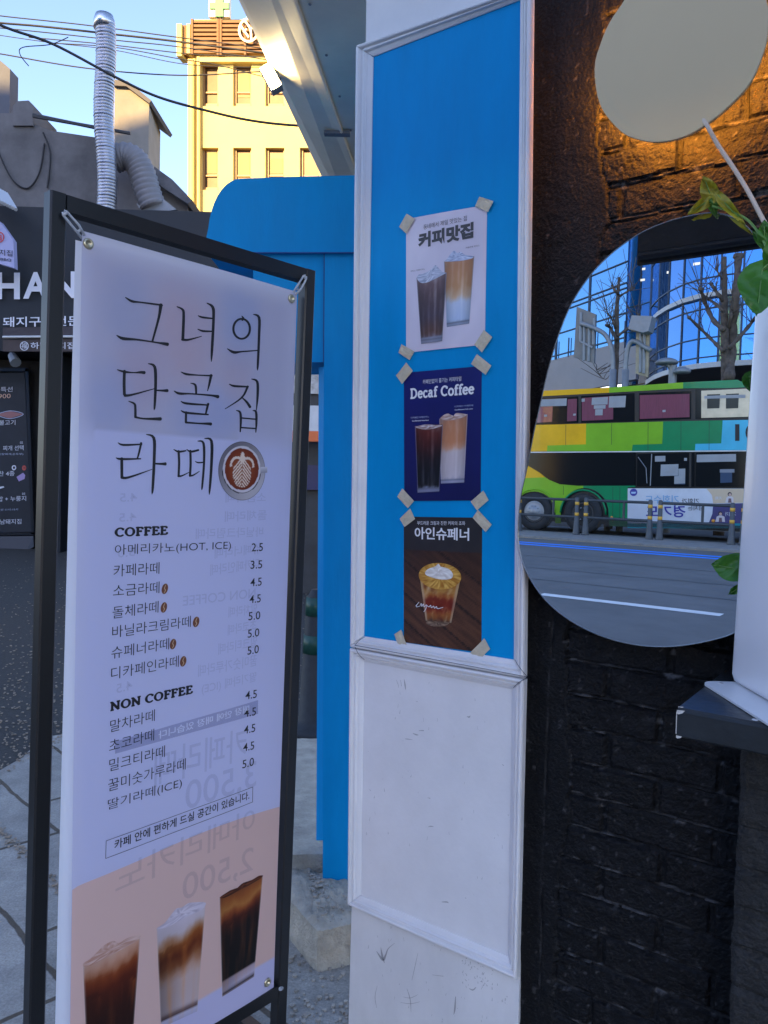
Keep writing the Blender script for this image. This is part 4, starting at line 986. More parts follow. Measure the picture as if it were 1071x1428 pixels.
BN.qgrid('show_through_band', ink_mat('show_through_band_ink', (.12, .14, .32), .30), ban, [(160, 1034), (359, 976), (359, 995), (160, 1051)], lambda a, b: (1, 1, 1), 40, 4, H1 + .0001)
BN.text('show_through_lettering', mat('show_through_pale', (.66, .66, .78), .6), ban, '매장 안에 매장 있습니다', (220, 1030.5), (346, 992), 11, .01, H1 + .0006, True)
ghost('카페라떼', (214, 1098), (342, 1058), 50, .004); ghost('3,500', (257, 1136), (356, 1102), 46, .004)
ghost('아메리카노', (160, 1248), (354, 1160), 42, .004); ghost('2,500', (253, 1262), (352, 1218), 42, .004)
# the three drinks
zD = Zm(100, 1190, 3.347)
def foamy(c0, c1, seed): return lambda a, b: mix(c0, c1, .55 + .8 * fbm(a * 4, b * 4, seed))
def dk(stops, seed, left_dark=.5):
    def f(a, b):
        x = abs(2 * a - 1); v = 1 - b + (.06 * fbm(a * 3, b * 3, seed) + .05 * (a - .5)) * max(0, min(1, (b - .18) * 8))
        c = ramp(stops, v); c = mix(c, (.04, .015, .01), left_dark * max(0, .6 - a) * (1 if .25 < v < .95 else .25))
        c = mix(c, (.9, .55, .25), .35 * max(0, fbm(a * 6, b * 1.5, seed + 4)) * (.3 < v))
        if x > .95: c = mix(c, (.82, .74, .72), .55)
        return c
    return f
g1 = [zD(*k) for k in ((52, 515), (316, 382), (270, 1010), (76, 1110))]
BN.qgrid('drink_print', PRINT, ban, g1, dk([(0, (.84, .68, .60)), (.06, (.82, .62, .52)), (.11, (.72, .48, .36)), (.15, (.55, .25, .10)), (.25, (.36, .12, .04)), (.5, (.20, .06, .03)), (.8, (.10, .03, .02)), (1, (.05, .02, .02))], 1.0), 30, 44, H2)
blob(BN, 'foam_print', PRINT, ban, [(50, 516), (85, 490), (120, 455), (150, 425), (190, 405), (215, 415), (255, 392), (316, 378), (300, 405), (220, 450), (130, 500), (70, 528)], zD, foamy((.72, .50, .42), (.90, .78, .74), 2), H3)
g2 = [zD(*k) for k in ((393, 346), (621, 228), (583, 735), (413, 812))]
BN.qgrid('drink_print', PRINT, ban, g2, dk([(0, (.86, .80, .84)), (.14, (.82, .76, .78)), (.20, (.74, .58, .48)), (.27, (.60, .32, .12)), (.36, (.42, .17, .05)), (.44, (.52, .28, .14)), (.54, (.76, .60, .52)), (.62, (.80, .70, .68)), (.88, (.80, .72, .72)), (.93, (.35, .25, .24)), (.95, (.80, .77, .84)), (1, (.72, .70, .80))], 5.0, .55), 30, 44, H2)
blob(BN, 'foam_print', PRINT, ban, [(393, 348), (430, 322), (455, 290), (485, 255), (510, 250), (540, 230), (572, 226), (622, 228), (600, 262), (520, 300), (440, 342)], zD, foamy((.72, .66, .72), (.92, .88, .92), 4), H3)
g3 = [zD(*k) for k in ((687, 202), (891, 103), (850, 575), (700, 668))]
BN.qgrid('drink_print', PRINT, ban, g3, dk([(0, (.50, .26, .12)), (.08, (.62, .34, .14)), (.16, (.72, .46, .22)), (.22, (.55, .26, .10)), (.30, (.26, .08, .03)), (.40, (.08, .02, .02)), (.84, (.03, .02, .03)), (.86, (.70, .62, .66)), (.95, (.78, .74, .82)), (.97, (.10, .07, .08)), (1, (.6, .55, .6))], 9.0, .4), 30, 44, H2)
blob(BN, 'foam_print', PRINT, ban, [(687, 203), (720, 180), (742, 168), (755, 172), (790, 140), (815, 130), (850, 118), (870, 104), (892, 103), (870, 122), (790, 165), (710, 205)], zD, foamy((.16, .06, .03), (.5, .26, .14), 6), H3)
GROM = mat('brass_grommet', (.62, .55, .38), .3, metal=1, var=.15, vscale=60)
for gx, gy in ((123, 340), (407, 416.5), (373, 1370), (103, 1520)):
    c = BN.P(*BN.inv(gx, gy), .001); mb = MB(); mb.lathe(c, [(.0042, -.001), (.0046, .0020), (.0070, .0032), (.0094, .0022), (.0104, 0)], 22, SN); mb.build('grommet', GROM, ban, True)
CLIPM = mat('clear_plastic_clip', (.62, .65, .70), .12, spec=.8, trans=.35)
for (x0, y0), (x1, y1) in (((116, 330), (91, 298)), ((411, 409), (425, 387))):
    a, b = onb(x0, y0, .006), onb(x1, y1, .008); d = (b - a); s_ = d.normalized().cross(SN)
    mb = MB(); 
    for k in (-1, 1): mb.tube([a + s_ * .004 * k, a.lerp(b, .4) + s_ * .006 * k + SN * .003, b + s_ * .005 * k, b + d * .1 + s_ * .002 * k], .0024, 7)
    mb.tube([a + s_ * -.005 + d * .25, a + s_ * .005 + d * .25], .0026, 7); mb.tube([b + s_ * -.006, b + s_ * .006], .003, 7)
    mb.build('clip', CLIPM, stand, True)
# ------------------------------------------------------------------ blue doorway hood and post
bl = thing('blue_doorway_hood', ong(470, 1240, .13), 'bright blue painted doorway post with a rounded projecting hood', 'doorway surround')
DP = 2.42
def px_d(pts, d): return [ond(x, y, d) for x, y in pts]
yv = V((0, 1, 0))
MB().prism(px_d([(450, 1242), (540, 1243), (540, 354), (452, 353)], DP), yv * .12).build('post', BLUE, bl)
mb = MB(); a = px_d([(441, 1180), (444, 1176), (449, 515), (446, 512)], DP + .012)
mb.prism([ond(441, 1172, DP + .03), ond(450.3, 1172, DP + .004), ond(452.3, 512, DP + .004), ond(444.5, 512, DP + .03)], yv * .03); mb.build('door_stop', BLUE, bl)
MB().prism(px_d([(353, 505), (451.6, 505), (452, 353.2), (353, 353.2)], DP + .004), yv * .28).build('header_panel', BLUE, bl)
arc = [(288, 352), (288, 330)] + [(288 + 2 + 46 * (1 - math.cos(t_)), 330 - 81 * math.sin(t_)) for t_ in [k * math.pi / 2 / 10 for k in range(1, 11)]] + [(400, 246.5), (560, 243), (560, 352)]
hp = px_d(arc, DP - .012); mb = MB(); mb.prism(hp, yv * .62); mb.build('hood', BLUE, bl)
MB().prism(px_d([(353, 351.4), (560, 351.4), (560, 353), (353, 353)], DP - .0135), yv * .004).build('seam', mat('dark_blue_seam', (.005, .06, .22), .7), bl)
MB().prism(px_d([(450.4, 505), (451.8, 505), (452.8, 354), (451.4, 354)], DP - .0012), yv * .003).build('seam', mat('dark_blue_seam', (.005, .06, .22), .7), bl)
sg = thing('hanging_sign', ond(345, 384, 6), 'red and white sign just under the blue hood', 'sign')
MB().prism(px_d([(330, 392), (365, 396), (365, 372), (338, 372)], 6), yv * .05).build('sign_board', mat('red_sign_paint', (.62, .05, .06), .5), sg)
MB().prism(px_d([(343, 384), (352, 386), (353, 377), (346, 378)], 5.995), yv * .004).build('sign_mark', WHITEINK, sg)

# ------------------------------------------------------------------ grey canopy over the doorway with flood light
cn = thing('grey_canopy', hit(445, 200, V((0, 0, 2.75)), V((0, 0, 1))), 'grey metal canopy soffit running back above the doorway', 'canopy')
def onz(px, py, z): return hit(px, py, V((0, 0, z)), V((0, 0, 1)))
def cline(p0, p1, z, y0, y1):
    a, b = onz(*p0, z), onz(*p1, z); return [a + (b - a) * ((y - a.y) / (b.y - a.y)) for y in (y0, y1)]
Y0, Y1 = 1.80, 4.3
L = [cline((333, 0), (447, 243), 2.86, Y0, Y1), cline((333.4, 0), (447.5, 243), 2.84, Y0, Y1), cline((378, 0), (467, 243), 2.775, Y0, Y1), cline((412, 0), (497, 243), 2.750, Y0, Y1)]
mb = MB()
for (a, b), (c, d) in zip(L, L[1:]): mb.quad(a, c, d, b)
mb.build('fascia', GREYCAN, cn)
M1 = cline((412, 0), (497, 243), 2.750, Y0, Y1)
mb = MB(); mb.prism([M1[0] + V((.004, 0, .012)), V((.5, Y0, 2.78)), V((.5, Y1, 2.78)), M1[1] + V((.004, 0, .012))], V((0, 0, .02))); mb.build('soffit', GREYCAN, cn)
mb = MB().prism([L[0][0] + V((0, 0, .002)), L[0][1] + V((0, 0, .002)), V((.6, Y1, 2.95)), V((.6, Y0, 2.95))], V((0, 0, .03))); mb.build('roof_sheet', GREYCAN, cn)
MB().tube([M1[0] + V((0, 0, -.002)), M1[1] + V((0, 0, -.002))], .006, 6).build('seam_bead', GREYCAN, cn)
b0 = onz(470, 188, 2.742); MB().box(b0 + V((-.05, -.012, 0)), V((.10, 0, 0)), V((0, .03, 0)), V((0, 0, .012))).build('bracket', GALV, cn)
mb = MB()
for k in range(9):
    p = M1[0].lerp(M1[1], .08 + k * .105) + V((.035, 0, .008)); mb.lathe(p, [(.001, -.004), (.004, -.003), (.005, 0)], 8)
mb.build('rivet', GALV, cn)
fl = thing('flood_light', ond(378, 105, 2.72), 'small lit flood light fixed to the edge of the grey canopy', 'flood light')
c = ond(377, 105, 2.72); mb = MB(); ax = (ond(384, 118, 2.72) - ond(370, 92, 2.72)).normalized(); sx = ax.cross(V((0, 1, 0))).normalized(); bx = sx.cross(ax)
mb.box(c - ax * .044 - sx * .021 + V((0, .006, 0)), ax * .088, sx * .042, V((0, .04, 0))); mb.build('lamp_housing', mat('grey_lamp_housing', (.3, .3, .3), .4, metal=.5), fl)
MB().box(c - ax * .039 - sx * .017 + V((0, .001, 0)), ax * .078, sx * .034, V((0, .004, 0))).build('lamp_glass', mat('lit_lamp_glass', (1, .9, .6), .3, emit=(1, .74, .34), estr=60), fl)
MB().tube([c + V((0, .055, 0)), ond(398, 100, 2.80), ond(402, 88, 2.86)], .008, 6).build('lamp_arm', GALV, fl)

# ------------------------------------------------------------------ things seen through the gap beside the post
sgn = thing('shop_sign', ond(428, 618, 9), 'white and orange shop sign seen through the gap beside the blue post', 'shop sign')
MB().prism(px_d([(395, 600), (470, 602), (470, 566), (395, 565)], 9), yv * .2).build('sign_board', mat('white_sign_board', (.62, .62, .62), .5, var=.1), sgn)
MB().prism(px_d([(395, 615), (470, 616), (470, 602), (395, 600)], 9), yv * .2).build('orange_strip', mat('orange_sign_paint', (.75, .16, .04), .5), sgn)
dsh = thing('dark_shopfront', V((-1.2, 9.6, 0)), 'dark shopfront at the end of the lane beyond the post', 'shopfront')
mb = MB().box(V((-2.2, 9.5, 0)), V((3.2, 0, 0)), V((0, 3, 0)), V((0, 0, 3.4))); mb.build('shopfront_wall', mat('dark_shop_wall', (.03, .034, .04), .5, var=.4, vscale=3), dsh)
MB().box(ond(395, 548, 9.45), V((.9, 0, 0)), V((0, .05, 0)), V((0, 0, .35))).build('shop_window', mat('dim_shop_glass', (.22, .24, .27), .15, var=.5, vscale=9), dsh)
MB().box(ond(395, 682, 9.4), V((.9, 0, 0)), V((0, .05, 0)), V((0, 0, .30))).build('blue_panel', mat('deep_blue_panel', (.004, .010, .085), .4), dsh)
cb = thing('traffic_post', ong(437, 1024, 0), 'dark rubber traffic post with green bands standing on the lane', 'traffic post')
base = ong(437, 1022, .0); RUB = mat('black_rubber', (.02, .022, .025), .6, var=.3, vscale=20); GRB = mat('green_reflective_band', (.008, .06, .042), .4)
MB().lathe(base, [(.17, 0), (.17, .04), (.13, .05), (.085, .09), (.055, .75), (.03, .80)], 20).build('post_body', RUB, cb, True)
for y in (845, 897):
    zc = ond(437, y, base.y).z; r_ = .055 + (.75 - zc) * .0455 + .003; MB().lathe(base + V((0, 0, zc - .05)), [(r_ + .002, 0), (r_ - .002, .10)], 20).build('band', GRB, cb, True)

# ------------------------------------------------------------------ black shop across the lane
DS = 13.6
SHOPB = mat('charcoal_shop_cladding', (.011, .015, .022), .6, var=.25, vscale=2)
shop = thing('barbecue_shop', ond(120, 770, DS), 'charcoal clad barbecue shop with big white letters across the lane', 'shop')
zt_ = ond(100, 290, DS).z; x0_, x1_ = ond(-260, 290, DS).x, ond(330, 290, DS).x
mb = MB(); mb.box(V((x0_, DS, ond(100, 492, DS).z)), V((x1_ - x0_, 0, 0)), V((0, 5, 0)), V((0, 0, zt_ - ond(100, 492, DS).z))); mb.build('upper_wall', SHOPB, shop)
mb = MB().box(V((x0_, DS + .9, 0)), V((x1_ - x0_, 0, 0)), V((0, 4, 0)), V((0, 0, ond(100, 494, DS).z - .003))); mb.build('shop_interior_wall', mat('dark_shop_interior', (.014, .015, .018), .6, var=.6, vscale=2), shop)
for x in (x0_, ond(70, 600, DS).x, x1_ - .2): MB().box(V((x, DS + .05, 0)), V((.18, 0, 0)), V((0, .85, 0)), V((0, 0, ond(100, 494, DS).z - .004))).build('door_post', SHOPB, shop)
PS = Patch(ond(-100, 500, DS - .01), ond(320, 500, DS - .01), ond(320, 280, DS - .01), ond(-100, 280, DS - .01))
PS.n = V((0, -1, 0))
LAV = mat('white_sign_letter', (.72, .72, .80), .5)
def solid_text(name, body, bl, br, hp, w, m, parent, patch=PS, dep=.05):
    mb = MB(); v2, f2 = text2d(body, w); patch.shape(mb, v2, f2, bl, br, hp, dep); o = mb.build(name, m, parent); return o
zH = Zm(0, 280, 5.945)
for ch, a, b in (('H', (-20, 820), (176, 822)), ('A', (203, 817), (410, 818)), ('N', (440, 812), (640, 812)), ('A', (670, 808), (880, 808)), ('M', (915, 804), (1150, 804))):
    solid_text('sign_letter', ch, zH(*a), zH(*b), 37, .03, LAV, shop)
solid_text('sign_lettering', '돼지구이전문점', zH(36, 1052), zH(770, 1040), 14, .012, LAV, shop)
aw = thing('brown_awning', ond(60, 492, DS - 1.0), 'dark brown awning board with small white lettering over the shop door', 'awning')
BRN = mat('dark_brown_board', (.06, .042, .04), .6, var=.2, vscale=4)
MB().prism(px_d([(4, 490), (150, 490), (150, 471), (4, 474)], DS - .9), yv * .06).build('valance', BRN, aw)
MB().prism([ond(4, 473, DS - .9), ond(150, 470, DS - .9), ond(150, 457, DS - .02), ond(4, 459, DS - .02)], V((0, 0, .03))).build('awning_top', BRN, aw)
MB().tube([ond(4, 470, DS - .92), ond(150, 469, DS - .92)], .02, 8).build('front_rail', mat('pale_rail', (.6, .6, .6), .4), aw)
PA = Patch(ond(0, 495, DS - .905), ond(150, 495, DS - .905), ond(150, 465, DS - .905), ond(0, 465, DS - .905)); PA.n = V((0, -1, 0))
solid_text('sign_lettering', '하남돼지집', zH(256, 1230), zH(620, 1230), 9.5, .004, LAV, aw, PA, .01)
solid_text('sign_lettering', '福', zH(180, 1226), zH(228, 1226), 8, .0, LAV, aw, PA, .01)
PA.pen('emblem_ring', LAV, aw, [_arc(204, 1205, 33, 35, 0, 360, 24, 6, 6)], zH, .01)
ps = thing('blade_sign', ond(8, 372, DS - .6), 'pale purple five sided shop sign with a red emblem', 'sign')
MB().prism(px_d([(-34, 335), (-10, 308), (0, 309), (18.5, 335), (20, 374), (0, 368), (-34, 360)], DS - .6), yv * .12).build('sign_board', mat('pale_lilac_sign', (.42, .42, .66), .5), ps)
PB = Patch(ond(-34, 376, DS - .61), ond(22, 376, DS - .61), ond(22, 305, DS - .61), ond(-34, 305, DS - .61)); PB.n = V((0, -1, 0))
RED = mat('red_sign_paint', (.62, .05, .06), .5)
PB.pen('emblem_ring', RED, ps, [_arc(-4, 302, 36, 40, 0, 360, 24, 9, 9)], zH, .004)
solid_text('emblem', '福', zH(-24, 326), zH(16, 330), 8, .01, RED, ps, PB, .004)
solid_text('sign_lettering', '하남돼지집', zH(-190, 435), zH(104, 462), 8.5, .004, INK, ps, PB, .004)
solid_text('sign_lettering', 'HANAM BBQ', zH(-190, 480), zH(96, 505), 4, .01, INK, ps, PB, .004)
sp = thing('awning_roof_sheet', ond(10, 285, DS - .4), 'ribbed pale metal sheet sticking out above the shop sign', 'roof sheet')
mb = MB()
for k in range(14):
    f_ = k / 14; a = V(ond(-12, 262, DS - .2)).lerp(ond(4, 281, DS - .7), 0); 
    mb.tube([ond(-30 + 42 * f_, 262 + 24 * f_ - 14, DS - .3), ond(-28 + 54 * f_, 268 + 26 * f_ , DS - .9)], .03, 6)
mb.build('ribbed_sheet', mat('pale_ribbed_metal', (.55, .56, .58), .4, metal=.4), sp)
# standing menu board by that shop
mbd = thing('standing_menu_board', ong(22, 766), 'black standing menu board with white korean writing by the shop', 'menu board')
zS = Zm(0, 500, 5.1); dM = ong(22, 764).y
def pm(x, y, o=0): return ond(*zS(x, y), dM + o)
MB().prism([pm(-200, 1245), pm(222, 1232), pm(175, 100), pm(-200, 110)], yv * .04).build('board_face', mat('black_board_print', (.022, .025, .034), .5, var=.2, vscale=2), mbd)
mb = MB(); FR = mat('black_board_frame', (.012, .014, .02), .35)
mb.prism([pm(222, 1250, -.02), pm(243, 1250, -.02), pm(200, 70, -.02), pm(178, 70, -.02)], yv * .08); mb.prism([pm(-200, 88, -.02), pm(200, 92, -.02), pm(200, 66, -.02), pm(-200, 66, -.02)], yv * .08); mb.prism([pm(-200, 1262, -.02), pm(243, 1255, -.02), pm(243, 1236, -.02), pm(-200, 1244, -.02)], yv * .08)
mb.build('board_frame', FR, mbd)
mb = MB().prism([pm(-200, 1370, -.15), pm(190, 1365, -.15), pm(240, 1340, -.1), pm(236, 1262, -.02), pm(-200, 1268, -.02)], yv * .4); mb.build('board_base', FR, mbd)
PMn = Patch(pm(-200, 1245, -.004), pm(222, 1245, -.004), pm(222, 90, -.004), pm(-200, 90, -.004)); PMn.n = V((0, -1, 0))
for body, a, b, hp, m_ in (('점심특선', (-85, 240), (90, 236), 7, LAV), ('9,900', (-55, 290), (76, 286), 7, mat('peach_ink', (.72, .45, .34), .6)), ('돼지불고기', (-90, 476), (110, 472), 7, LAV), ('찌개 선택', (22, 656), (168, 652), 7, LAV), ('(김치찌개,된장찌개,순두부)', (-120, 690), (166, 688), 3.2, PALEINK), ('반찬 4종', (-50, 838), (104, 834), 7, LAV), ('쌈밥 + 누룽지', (-55, 1018), (186, 1012), 7, LAV), ('점심특선 11시-15시', (-60, 1084), (128, 1080), 3, PALEINK), ('하남돼지집', (-40, 1180), (152, 1176), 7, LAV), ('02', (143, 606), (163, 605), 3, LAV), ('03', (158, 970), (179, 969), 3, LAV)):
    solid_text('board_lettering', body, zS(*a), zS(*b), hp, .0, m_, mbd, PMn, .004)
PMn.poly('meat_print', mat('raw_meat_print', (.36, .16, .16), .6), mbd, [zS(*p) for p in ((-30, 398), (75, 374), (168, 396), (70, 426))], .004)
PMn.pen('tray_edge', PALEINK, mbd, [[(-30, 398, 5), (75, 372, 5), (168, 396, 5), (70, 428, 5), (-30, 400, 5)]], zS, .006)
PMn.poly('dish_print', mat('lilac_dish_print', (.40, .30, .55), .6), mbd, [zS(*p) for p in ((118, 842), (165, 812), (180, 830), (175, 856), (135, 874))], .004)
PMn.pen('dish_print', LAV, mbd, [_arc(100, 776, 12, 14, 0, 360, 16, 8, 8)], zS, .004)
PMn.pen('dish_print', mat('kimchi_red', (.5, .1, .08), .6), mbd, [_arc(172, 778, 9, 12, 0, 360, 14, 12, 12)], zS, .004)
PMn.poly('dish_print', LAV, mbd, [zS(*p) for p in ((-20, 915), (25, 908), (32, 916), (-10, 930))], .004)
# clutter on the shop front: camera and vent under the awning
cv_ = thing('security_camera', ond(20, 505, DS - .5), 'small grey camera under the brown awning', 'camera')
MB().tube([ond(17, 496, DS - .5), ond(22, 506, DS - .6)], [.07, .09], 10).build('camera_body', GALV, cv_)
MB().tube([ond(16, 493, DS - .5), ond(16, 486, DS - .4)], .03, 8).build('camera_arm', GALV, cv_)

# ------------------------------------------------------------------ stucco building, chimney, ducts
STU = mat('grey_stucco', (.135, .132, .138), .9, var=.42, vscale=.8, bump=.6, bscale=5, spots=.3, spot_col=(.08, .08, .085), spot_scale=1.2)
D2 = 17.0
stb = thing('stucco_building', V((-7, D2, 0)), 'old grey stained stucco building with sloping roofline behind the shop', 'building')
roof = [(-260, 150), (14, 158), (20, 152), (46, 152), (46, 172), (70, 182), (110, 188), (137, 192), (175, 212), (205, 238), (232, 262), (262, 284), (268, 330), (-260, 330)]
pts = [ond(x, y, D2) for x, y in roof]; pts[-1].z = 0; pts[-2].z = 0; MB().prism(pts, yv * 6).build('building_wall', STU, stb)
MB().prism(px_d([(-200, 160), (13, 160), (14, 96), (0, 84), (-200, 84)], D2 + 1), yv * .4).build('upper_storey', mat('weathered_grey_wall', (.11, .12, .15), .85, var=.2, vscale=.8), stb)
MB().prism(px_d([(18, 175), (46, 175), (46, 146), (40, 140), (24, 141), (18, 148)], D2 - .06), yv * 1.2).build('parapet_block', STU, stb)
mb = MB()
for (a, b) in (((46, 162), (182, 186)), ((46, 160), (132, 178))): mb.tube([ond(*a, D2 - .1), ond(*b, D2 - .1)], .035, 6)
mb.build('roof_pipe', mat('dark_roof_pipe', (.05, .055, .065), .6), stb)
mb = MB()
for a, b, c_ in (((175, 205), (232, 262), (262, 282)),):
    mb.prism([ond(*p, D2 - .3) for p in ((205, 225), (240, 250), (268, 279), (262, 284), (228, 262), (196, 236))], yv * .8)
mb.build('roof_tiles', mat('grey_roof_tile', (.12, .12, .135), .8, var=.3, vscale=4), stb)
mb = MB().tube(crv([ond(*p, D2 - .03) for p in ((-5, 205), (8, 235), (22, 256), (40, 262), (55, 240), (62, 200))], 6), .018, 6); mb.tube(crv([ond(*p, D2 - .03) for p in ((60, 185), (70, 215), (66, 262))], 5), .02, 6); mb.build('loose_cable', INK, stb)
ch = thing('concrete_chimney', V((*ond(185, 200, D2 + 1.5).xy, 0)), 'pale concrete chimney tower with sloping top behind the steel duct', 'chimney')
cpt = [ond(x, y, D2 + 1.5) for x, y in ((160, 300), (207, 300), (208, 141), (176, 117), (160, 115))]
cpt[0].z = 0; cpt[1].z = 0
MB().prism(cpt, yv * 1.6 + V((-.2, 0, 0))).build('chimney_wall', mat('pale_concrete', (.24, .225, .20), .85, var=.2, vscale=1), ch)
mb = MB().prism(px_d([(158, 119), (160, 111), (178, 113), (211, 140), (208, 144), (176, 120)], D2 + 1.4), yv * 1.8); mb.build('chimney_cap', mat('dark_cap', (.10, .10, .11), .8), ch)
dk_ = thing('steel_flue_duct', V((*ond(148, 290, D2 - 1).xy, 0)), 'shiny ribbed steel flue duct standing above the shop roof', 'duct')
a, b = ond(148, 300, D2 - 1), ond(145.5, 30, D2 - 1); n_ = 60; pth = []; rr_ = []
r0 = (160 - 134) / 2 / F * (D2 - 1)
for k in range(n_ + 1):
    f_ = k / n_
    for dd, q in ((0, 1.0), (.45, 1.0), (.5, 1.02 if k % 5 else 1.05), (.55, 1.02 if k % 5 else 1.05), (.6, 1.0)):
        p = a.lerp(b, min(1, (k + dd) / n_)) + V((.03 * math.sin(f_ * 9), 0, 0)); pth.append(p); rr_.append(r0 * q)
MB().tube(pth, rr_, 20).build('duct_pipe', mat('bright_duct_steel', (.40, .41, .46), .45, metal=.9, var=.12, vscale=3, rvar=.1), dk_, True)
MB().lathe(b, [(r0 * 1.08, -.15), (r0 * 1.08, 0), (r0 * .9, .12), (.01, .16)], 20).build('duct_cap', STEEL, dk_, True)
el = thing('flexible_duct', V((*ond(200, 260, D2 - .6).xy, 0)), 'grey corrugated elbow duct bending down onto the roof', 'duct')
ep = crv([ond(*p, D2 - .6) for p in ((160, 222), (176, 218), (190, 226), (199, 244), (206, 268), (214, 290))], 10); mb = MB()
mb.tube(ep, [.26 + (.025 if k % 3 == 0 else 0) for k in range(len(ep))], 18); mb.build('duct_hose', mat('grey_duct_hose', (.19, .19, .21), .6, var=.1, vscale=3), el, True)
MB().prism(px_d([(190, 284), (226, 276), (246, 292), (200, 300)], D2 - .7), yv * .5).build('duct_outlet', GALV, el)

# ------------------------------------------------------------------ yellow sunlit building
DY = 40.0
YD = ray(-4460, 670); YD.z = 0; YD = -YD.normalized(); YN = V((YD.y, -YD.x, 0)); YN = YN if YN.y < 0 else -YN
YP = ond(300, 300, DY)
def ony(px, py, h=0.0): return hit(px, py, YP + YN * h, YN)
yb = thing('office_building', V((YP.x, YP.y, 0)), 'pale yellow sunlit office building with green cross sign on the roof', 'building')
CREAM = mat('cream_render', (.62, .52, .19), .8, var=.06, vscale=.5)
xa, xb = ony(270, 300).x, ony(640, 300).x
colsx = [(270, 280.5), (304.5, 325), (350.5, 370), (396.5, 418), (445, 466), (492, 514), (540, 640)]
def yq(mb, x0, y0, x1, y1, h0, h1):
    mb.prism([ony(x0, y1, h1), ony(x1, y1, h1), ony(x1, y0, h1), ony(x0, y0, h1)], YN * (h0 - h1))
mb = MB()
rows_ = [(75, 90), (148, 206), (265, 322), (382, 670)]
for (y0, y1) in rows_: yq(mb, 270, y0, 640, y1, -.5, 0)
for (y0, y1) in ((90, 148), (206, 265), (322, 382)):
    for x0, x1 in colsx: yq(mb, x0, y0, x1, y1, -.5, -.002)
mb.build('building_wall', CREAM, yb)
mb = MB(); yq(mb, 271, 76, 639, 668, -8, -.52); mb.build('building_core', mat('dim_interior', (.10, .075, .05), .8), yb)
WGL = mat('brown_window_glass', (.10, .06, .028), .35, spec=.15, var=.5, vscale=.8); WFR = mat('tan_window_frame', (.34, .20, .08), .5)
BLD = mat('pale_blind', (.30, .22, .10), .7)
for r_, (y0, y1) in enumerate(((90, 148), (206, 265), (322, 382))):
    for k, (x0, x1) in enumerate(zip([c_[1] for c_ in colsx[:-1]], [c_[0] for c_ in colsx[1:]])):
        mb = MB(); yq(mb, x0, y0, x1, y1, -.34, -.30); w = mb.build('window', WGL, yb)
        mb = MB(); fw_ = 3.2
        for q in ((x0, y0, x0 + fw_ + 1.5, y1), (x1 - 1.2, y0, x1, y1), (x0, y0, x1, y0 + 3), (x0, y1 - 3.5, x1, y1), (x0 + 6, y0 + 38, x1, y0 + 40)): yq(mb, *q, -.30, -.20)
        mb.build('window_frame', WFR, w)
        if (k + r_) % 4 != 0:
            mb = MB(); yq(mb, x0 + 7, y0 + 3 + (k % 3) * 6, x1 - 2, y0 + 36 + (k % 2) * 10, -.298, -.28); mb.build('window_blind', BLD, w)
mb = MB(); yq(mb, 262, 82, 272, 300, -.2, .10); yq(mb, 277, 80, 640, 86, -.2, .25); mb.tube([ony(277, 80, .2), ony(277, 300, .2)], .09, 8); mb.tube([ony(268, 84, .25), ony(268, 300, .25)], .12, 8); mb.build('cornice_and_pipe', CREAM, yb)
mb = MB()
for k in range(8): yq(mb, 266, 28 + k * 6.0, 640, 31.6 + k * 6.0, -.3, .25)
for x in (266, 302, 306, 340, 380, 420): yq(mb, x, 26, x + 3, 76, -.35, .3)
rs_ = mb.build('roof_screen', mat('brown_roof_slats', (.17, .085, .03), .7), yb)
mb = MB(); yq(mb, 271, 27, 640, 76, -1.5, -.9); mb.build('roof_parapet', CREAM, yb)
mb = MB(); yq(mb, 246, 33, 253, 78, -.5, .2); yq(mb, 260, 33, 265, 74, -.5, .2); mb.build('corner_fin', CREAM, yb)
mb = MB(); yq(mb, 253.5, 35, 259.5, 76, -.6, .0); mb.build('corner_fin', mat('brown_roof_slats', (.17, .085, .03), .7), yb)
gc = thing('pharmacy_cross', ony(305, 24), 'green cross on white roof sign above the yellow building', 'sign')
mb = MB(); yq(mb, 291, -22, 319.5, 23.5, -.3, -.05); mb.build('sign_board', mat('white_roof_sign', (.78, .76, .62), .6), gc)
GRN = mat('green_cross_paint', (.01, .22, .07), .5); mb = MB(); yq(mb, 300, -22, 311, 23, -.05, .03); mb.build('cross_upright', GRN, gc); mb = MB(); yq(mb, 292, 3.5, 319, 12, -.05, .026); mb.build('cross_arm', GRN, gc)
mb = MB(); yq(mb, 302, 23, 304, 33, -.3, -.1); yq(mb, 308, 23, 310, 33, -.3, -.1); mb.build('sign_post', GALV, gc)
em = thing('round_emblem_sign', ony(348, 60), 'round white ring emblem on the roof screen of the yellow building', 'sign')
zE = Zm(230, 0, 3.693); PY = Patch(ony(320, 80, .45), ony(380, 80, .45), ony(380, 10, .45), ony(320, 10, .45)); PY.n = YN
EW = mat('cream_emblem', (.80, .72, .55), .5)
PY.pen('emblem_ring', EW, em, [_arc(430, 155, 48, 58, 0, 360, 28, 11, 11)], zE, 0); PY.pen('emblem_mark', EW, em, [[(392, 135, 10), (430, 190, 10)], [(405, 165, 8), (420, 150, 8)], [(410, 105, 10), (440, 150, 10), (445, 205, 10)], [(440, 150, 10), (470, 130, 10)]], zE, .02)

